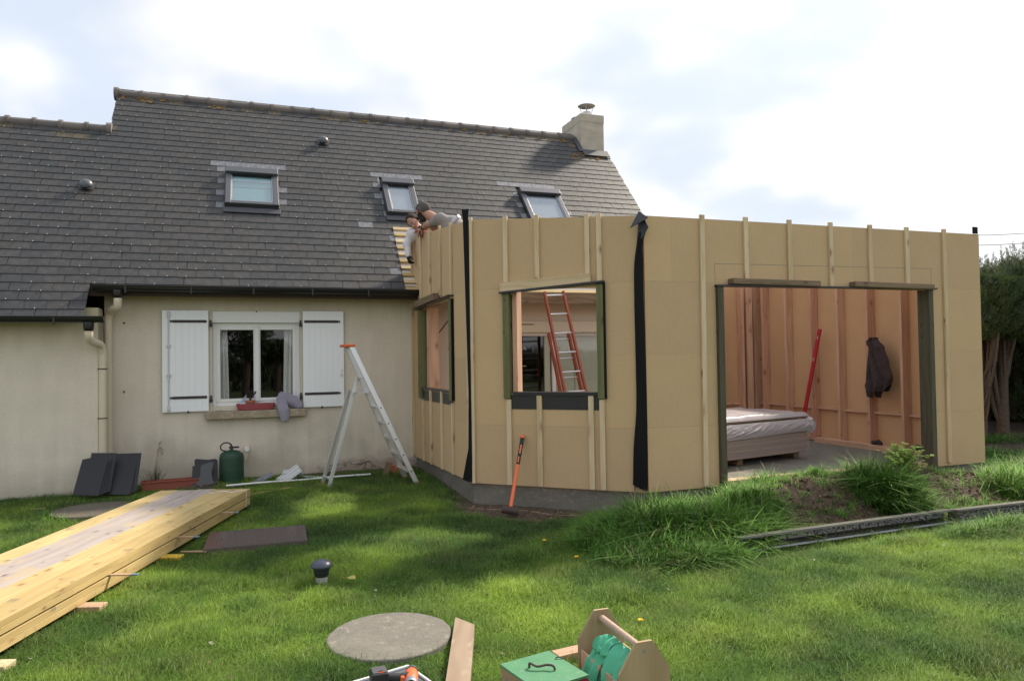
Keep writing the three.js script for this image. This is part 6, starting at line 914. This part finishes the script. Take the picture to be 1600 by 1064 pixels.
{ const r = rng(777), N = 4, items = [[], [], [], []];
  const want = 105000; let made = 0, tries = 0;
  while (made < want && tries++ < 900000) {
    const z = lerp(-10, -2.2, Math.pow(r(), 0.62)), x = lerp(0.28 * z - 0.5, -1.47 * z + 0.5, r()); // denser towards the camera
    if (r() * 10.5 > -z || blocked(x, z)) continue;
    const s = soilMask(x, z); if (r() < s * 1.25 - 0.1) continue; if (x > 3.62 && x < 8.5 && z > -4.93 && z < -4.54 && r() < 0.85) continue; const mh = moundH(x, z) - ground(x, z); if (mh > 0.06 && z < -4.9) { continue; }
    const n = 1.5 * fbm(x * 0.9, z * 0.9, 2.7, 2) + 0.9 * fbm(x * 3.1, z * 3.1, 12.7, 2), n2 = fbm(x * 4.5, z * 4.5, 7.7, 3), thin = fbm(x * 2.2, z * 2.2, 15.2, 3);
    if (thin < -0.17 && r() < 0.68) continue; const tuft = sstep(0.10, 0.26, fbm(x * 3.4, z * 3.4, 21.3, 3)), straw = sstep(0.2, 0.34, fbm(x * 1.7, z * 1.7, 33.1, 3));
    const dead = clamp(sstep(0.08, 0.36, n2) * 0.5 + 0.8 * straw * r() + (r() < 0.08 ? 0.7 : 0)), hs = (0.55 + 1.1 * clamp(0.5 + 1.3 * n2) + 0.6 * (r() - 0.4) + 0.75 * tuft) * (Math.abs(x - 0.04) < 0.6 && Math.abs(z + 6.6) < 0.55 || Math.hypot(x - 0.457, z + 5.25) < 0.14 || Math.hypot(x - 0.6, z + 5.15) < 0.12 || Math.hypot(x - 1.55, z + 3.4) < 0.18 || Math.hypot(x - 0.95, z + 3.6) < 0.3 ? 0.45 : 0.68);
    const k = clamp(1.06 + 0.6 * n, 0.65, 1.7) + 0.6 * (r() - 0.5); const g = mixc([0.078 * k, 0.185 * k, 0.022 * k], [0.215 * k, 0.318 * k, 0.038 * k], clamp(0.42 + 1.1 * n)); const c = mixc(g, [0.25, 0.245, 0.085], dead * 0.5);
    items[Math.floor(r() * N)].push({ p: V(x, ground(x, z) + Math.max(0, mh) - 0.004, z), r: [0.55 * (r() - 0.5), r() * 6.283, 0.55 * (r() - 0.5)], s3: V(1.15, Math.max(0.35, hs), 1.15), c: lin(...c) }); made++;
  }
  const geos = [clump(1, 13, 0.13, 0.048, 0.0024, 1.0), clump(2, 14, 0.14, 0.042, 0.0022, 1.3), clump(3, 11, 0.14, 0.056, 0.0025, 0.9), clump(4, 15, 0.13, 0.036, 0.0024, 1.5)];
  geos.forEach((g, i) => { const im = instanced('lawn_grass', g, grassMat, items[i]); if (i) im.name = 'lawn_grass_00' + i; used.set('lawn_grass', i + 1); tag(im, ['short bright green lawn grass in front of the house', 'fine lawn grass with arching blades in front of the house', 'longer upright lawn blades scattered in front of the house', 'low tufted lawn blades in front of the house'][i], 'grass', null, 'stuff'); });
}
{ // long grass on and before the mound, at the wall foot, round the covers
  const r = rng(4242), items = [[], [], []], put = (x, z, s, tone, extra = 0) => { const k = 0.75 + 0.7 * r(), dead = r() < 0.06; const c = dead ? [0.24, 0.23, 0.12] : mixc([0.050, 0.150, 0.022], [0.150, 0.300, 0.034], clamp(tone + 0.1 + 0.5 * (r() - 0.5))).map((q) => q * k); items[Math.floor(r() * 3)].push({ p: V(x, moundH(x, z) - 0.015 + extra, z), r: [0.35 * (r() - 0.5), r() * 6.283, 0.35 * (r() - 0.5)], s3: V(s, s * (0.8 + 0.4 * r()), s), c: lin(...c) }); };
  const blob = (cx, cz, rx, rz, n, s, tone) => { n *= 1.6; s *= 1.12; for (let i = 0; i < n; i++) { const a = r() * 6.283, q = Math.sqrt(r()), x = cx + Math.cos(a) * q * rx, z = cz + Math.sin(a) * q * rz; if (inPoly(x, z, extFoot)) continue; put(x, z, s * (1.1 - 0.5 * q) * (0.75 + 0.5 * r()), tone); } };
  blob(3.25, -5.35, 0.75, 0.55, 330, 1.0, 0.35); blob(3.0, -5.0, 0.55, 0.35, 150, 0.8, 0.3); blob(3.75, -5.15, 0.5, 0.35, 190, 1.05, 0.55); blob(4.2, -5.45, 0.35, 0.3, 90, 0.85, 0.45); blob(3.15, -4.75, 0.42, 0.16, 120, 0.75, 0.35); 
  blob(5.8, -5.35, 0.36, 0.33, 170, 1.05, 0.45); blob(5.5, -5.9, 0.35, 0.12, 34, 0.6, 0.4); blob(4.85, -6.05, 0.4, 0.10, 40, 0.7, 0.35); blob(7.7, -5.3, 0.5, 0.35, 150, 0.9, 0.6); blob(8.4, -5.5, 0.8, 0.5, 150, 0.9, 0.55); blob(6.5, -5.1, 0.3, 0.12, 20, 0.4, 0.5);
  blob(4.9, -4.55, 0.6, 0.08, 50, 0.30, 0.4); blob(6.0, -4.52, 0.5, 0.14, 110, 0.5, 0.4); blob(6.6, -4.56, 0.6, 0.14, 100, 0.5, 0.45); blob(7.6, -4.5, 0.6, 0.15, 60, 0.5, 0.5); blob(6.35, -4.62, 0.3, 0.07, 46, 0.55, 0.5); blob(5.1, -4.56, 0.3, 0.06, 26, 0.4, 0.5); blob(3.5, -4.68, 0.12, 0.06, 26, 0.7, 0.4);  blob(9.6, -6.3, 0.8, 0.5, 120, 0.9, 0.2); blob(10.2, -7.6, 1.0, 0.6, 120, 0.7, 0.0); blob(11.8, -8.8, 1.2, 0.4, 110, 0.6, 0.0);
  for (let i = 0; i < 300; i++) { const x = lerp(4.0, 7.3, r()), z = -5.65 + 0.75 * (r() - 0.3) * 1.0; put(x, z, 0.22 + 0.2 * r(), 0.6); }
  for (let i = 0; i < 90; i++) { const k = r(); const p = J.clone().lerp(C2, 0.05 + 0.9 * k); put(p.x - 0.08 - 0.05 * r(), p.z, 0.35, 0.3, 0); }
  for (let i = 0; i < 130; i++) { const x = lerp(-1.3, 2.0, r()); put(x, -9.75 + 0.25 * r(), 0.22 + 0.15 * r(), 0.35); } for (let i = 0; i < 70; i++) put(lerp(-3.2, -1.7, r()), -9.5 + 0.08 * r(), 0.3, 0.35);
  for (let i = 0; i < 60; i++) { const a = r() * 6.28; put(-1.56 + Math.cos(a) * 0.44, -8.6 + Math.sin(a) * 0.44, 0.4 * (Math.sin(a) > 0 ? 1.25 : 0.6), 0.5); } for (let i = 0; i < 80; i++) { const a = r() * 6.28; put(0.722 + Math.cos(a) * 0.37, -4.15 + Math.sin(a) * 0.37, 0.2 + 0.1 * (Math.sin(a) > 0), 0.5); }
  const geos = [clump(11, 17, 0.15, 0.27, 0.0115, 1.35), clump(12, 15, 0.15, 0.30, 0.0095, 1.1), clump(13, 19, 0.17, 0.23, 0.012, 1.6)];
  geos.forEach((g, i) => { const im = instanced('long_grass', g, longMat, items[i]); if (i) im.name = 'long_grass_00' + i; used.set('long_grass', i + 1); tag(im, ['long arching grass tufts on the earth mound', 'tall upright grass blades on the earth mound', 'drooping long grass on and before the earth mound'][i], 'grass', null, 'stuff'); });
}
{ // clods and pebbles on the bare earth
  const r = rng(31), items = [], g = new THREE.IcosahedronGeometry(1, 1); { const p = g.attributes.position; for (let i = 0; i < p.count; i++) { const k = 1 + 0.35 * nz(p.getX(i) * 1.6, p.getY(i) * 1.6, p.getZ(i) * 1.6); p.setXYZ(i, p.getX(i) * k, p.getY(i) * k * 0.75, p.getZ(i) * k); } g.computeVertexNormals(); }
  for (let i = 0; i < 5200; i++) { const mound = i < 3600; const x = mound ? lerp(2.9, 8.2, r()) : lerp(1.7, 3.8, r()), z = mound ? lerp(-6.28, -4.95, r()) : lerp(-8.6, -6.1, r()); if (mound ? moundH(x, z) - ground(x, z) < 0.04 : soilMask(x, z) < 0.45 || inPoly(x, z, extFoot)) continue; const s = 0.004 + 0.016 * Math.pow(r(), 3), k = 0.6 + 0.9 * r(), stone = r() < 0.09; items.push({ p: V(x, moundH(x, z) + 0.0, z), r: [6 * r(), 6 * r(), 6 * r()], s, c: stone ? lin(2.6, 2.6, 2.5) : lin(k * 1.3, k * 1.3, k * 1.3) }); }
  const im = instanced('soil_clods', g, M.clod, items); tag(im, 'loose clods and pebbles on the bare earth', 'soil', null, 'stuff'); }
{ const r = rng(9), g = new THREE.BufferGeometry(); g.setAttribute('position', new THREE.Float32BufferAttribute([0, 0, 0, 0.6, 0.1, 0.5, 0, 0.15, 1, 0, 0, 0, 0, 0.15, 1, -0.6, 0.2, 0.5], 3)); g.computeVertexNormals(); const it = []; for (let i = 0; i < 150; i++) { const z = lerp(-8, -3, r()), x = lerp(0.28 * z, -1.45 * z, r()); if (blocked(x, z)) continue; const k = r(); it.push({ p: V(x, moundH(x, z) + 0.035, z), r: [r() - 0.5, 6.28 * r(), r() - 0.5], s: 0.012 + 0.016 * r(), c: k < 0.3 ? lin(0.30, 0.29, 0.25) : k < 0.7 ? lin(0.24, 0.17, 0.08) : lin(0.15, 0.07, 0.05) }); } tag(instanced('lawn_litter', g, leafMat(0xffffff), it), 'scattered dead leaves and wood chips in the lawn', 'litter', null, 'stuff'); }
// broad-leaved weed on the mound, wall tuft with seed heads, flowers, a fallen leaf
{ const leaf = new THREE.BufferGeometry(); leaf.setAttribute('position', new THREE.Float32BufferAttribute([0, 0, 0, 0.5, 0.05, 0.45, 0, 0.08, 1, 0, 0, 0, 0, 0.08, 1, -0.5, 0.05, 0.45], 3)); leaf.computeVertexNormals();
  const lm = leafMat(0xffffff), t = world(thing('weed_bush', 'light green leafy weed growing on the mound before the right door post', 'weed', [6.35, 0.3, -5.6])), r = rng(66), stems = [], items = [];
  for (let i = 0; i < 44; i++) { const a = r() * 6.28, b = V(6.32 + 0.12 * (r() - 0.5), 0.30, -5.6 + 0.1 * (r() - 0.5)), l = 0.16 + 0.2 * r(), tip = b.clone().add(V(Math.cos(a) * 0.26 * r() + (i % 5 ? 0 : -0.15), l, Math.sin(a) * 0.14)); stems.push(cyl(b, tip, 0.003, 0.0015, 5)); for (let k = 0; k < 16; k++) { const q = 0.25 + 0.75 * r(); items.push({ p: b.clone().lerp(tip, q), r: [0.8 * (r() - 0.5), r() * 6.28, 0.8 * (r() - 0.5)], s3: V(0.042, 0.04, 0.052), c: lin(0.24 + 0.10 * r(), 0.38 + 0.1 * r(), 0.045) }); } }
  part('stems', merge(stems), mat({ color: lin(0.12, 0.18, 0.04), roughness: 0.8 }), t); instanced('leaves', leaf, lm, items, t);
  const w = world(thing('grass_tuft', 'tall grass tuft with pale seed heads beside the slate piles', 'grass tuft', [-1.13, 0.08, -9.72])), st = [], hd = []; const g2 = clump(21, 46, 0.2, 0.33, 0.008, 0.9); g2.translate(-1.13, 0.07, -9.72); part('blades', g2, new THREE.MeshPhysicalMaterial({ color: lin(0.05, 0.095, 0.022), roughness: 0.6, transmission: 0.25, thickness: 0, side: THREE.DoubleSide }), w);
  for (let i = 0; i < 6; i++) { const b = V(-1.13 + 0.1 * (r() - 0.5), 0.1, -9.72), tip = b.clone().add(V(0.10 * r() + 0.0, 0.42 + 0.12 * r(), 0.05 * (r() - 0.5))); st.push(cyl(b, tip, 0.002, 0.0012, 4)); for (let k = 0; k < 14; k++) { const s = new THREE.SphereGeometry(0.005, 5, 4); s.scale(0.7, 1.5, 0.7); s.translate(tip.x + 0.03 * (r() - 0.5), tip.y - 0.10 * r(), tip.z + 0.02 * (r() - 0.5)); hd.push(s); } } part('stalks', merge(st), mat({ color: lin(0.3, 0.27, 0.16) }), w); part('seed_heads', merge(hd), mat({ color: lin(0.36, 0.31, 0.22), roughness: 0.9 }), w);
  const yel = mat({ color: lin(0.72, 0.46, 0.02), roughness: 0.8 }); [[2.295, -5.603, 'dandelion in the shaded lawn below the angled wall'], [2.332, -5.05, 'dandelion beside the long grass at the mound foot'], [2.114, -3.709, 'dandelion to the right of the tool carrier']].forEach(([x, z, l]) => { const f = thing('dandelion', 'small yellow ' + l, 'flower', [x, 0, z], 0, 'yellow dandelions in the lawn'); part('stem', cyl(V(0, 0, 0), V(0.004, 0.055, 0), 0.002, 0.002, 5), M.gasGreen, f); const pt = []; for (let k = 0; k < 26; k++) { const a = k * 2.4, q = 0.4 + 0.6 * (k / 26); const b = box(0.006, 0.002, 0.018, 0, 0, 0.009, 0); b.rotateX(-0.7 + 0.6 * q); b.rotateY(a); b.translate(0.004, 0.055, 0); pt.push(b); } part('petals', merge(pt), yel, f); });
  const lf = thing('fallen_leaf', 'fallen yellow leaf on the lawn beside the vent pipe', 'leaf', [0.615, 0.05, -5.22], 0.6); { const g = new THREE.BufferGeometry(), P = [[0, 0, 0], [0.03, 0.012, 0.02], [0.045, 0.02, 0.05], [0.02, 0.006, 0.085], [-0.02, 0.012, 0.075], [-0.035, 0.022, 0.045], [-0.02, 0.01, 0.012], [0.004, -0.004, 0.045]]; const tri = []; for (let i = 0; i < 7; i++) tri.push(...P[7], ...P[i], ...P[(i + 1) % 7]); g.setAttribute('position', new THREE.Float32BufferAttribute(tri, 3)); g.computeVertexNormals(); part('blade', g, new THREE.MeshPhysicalMaterial({ color: lin(0.52, 0.46, 0.12), roughness: 0.7, transmission: 0.3, thickness: 0, side: THREE.DoubleSide }), lf); part('stalk', cyl(V(0, 0, 0), V(0.0, 0.004, -0.03), 0.0015, 0.0015, 5), M.lath, lf); }
}

renderer.render(scene, camera);
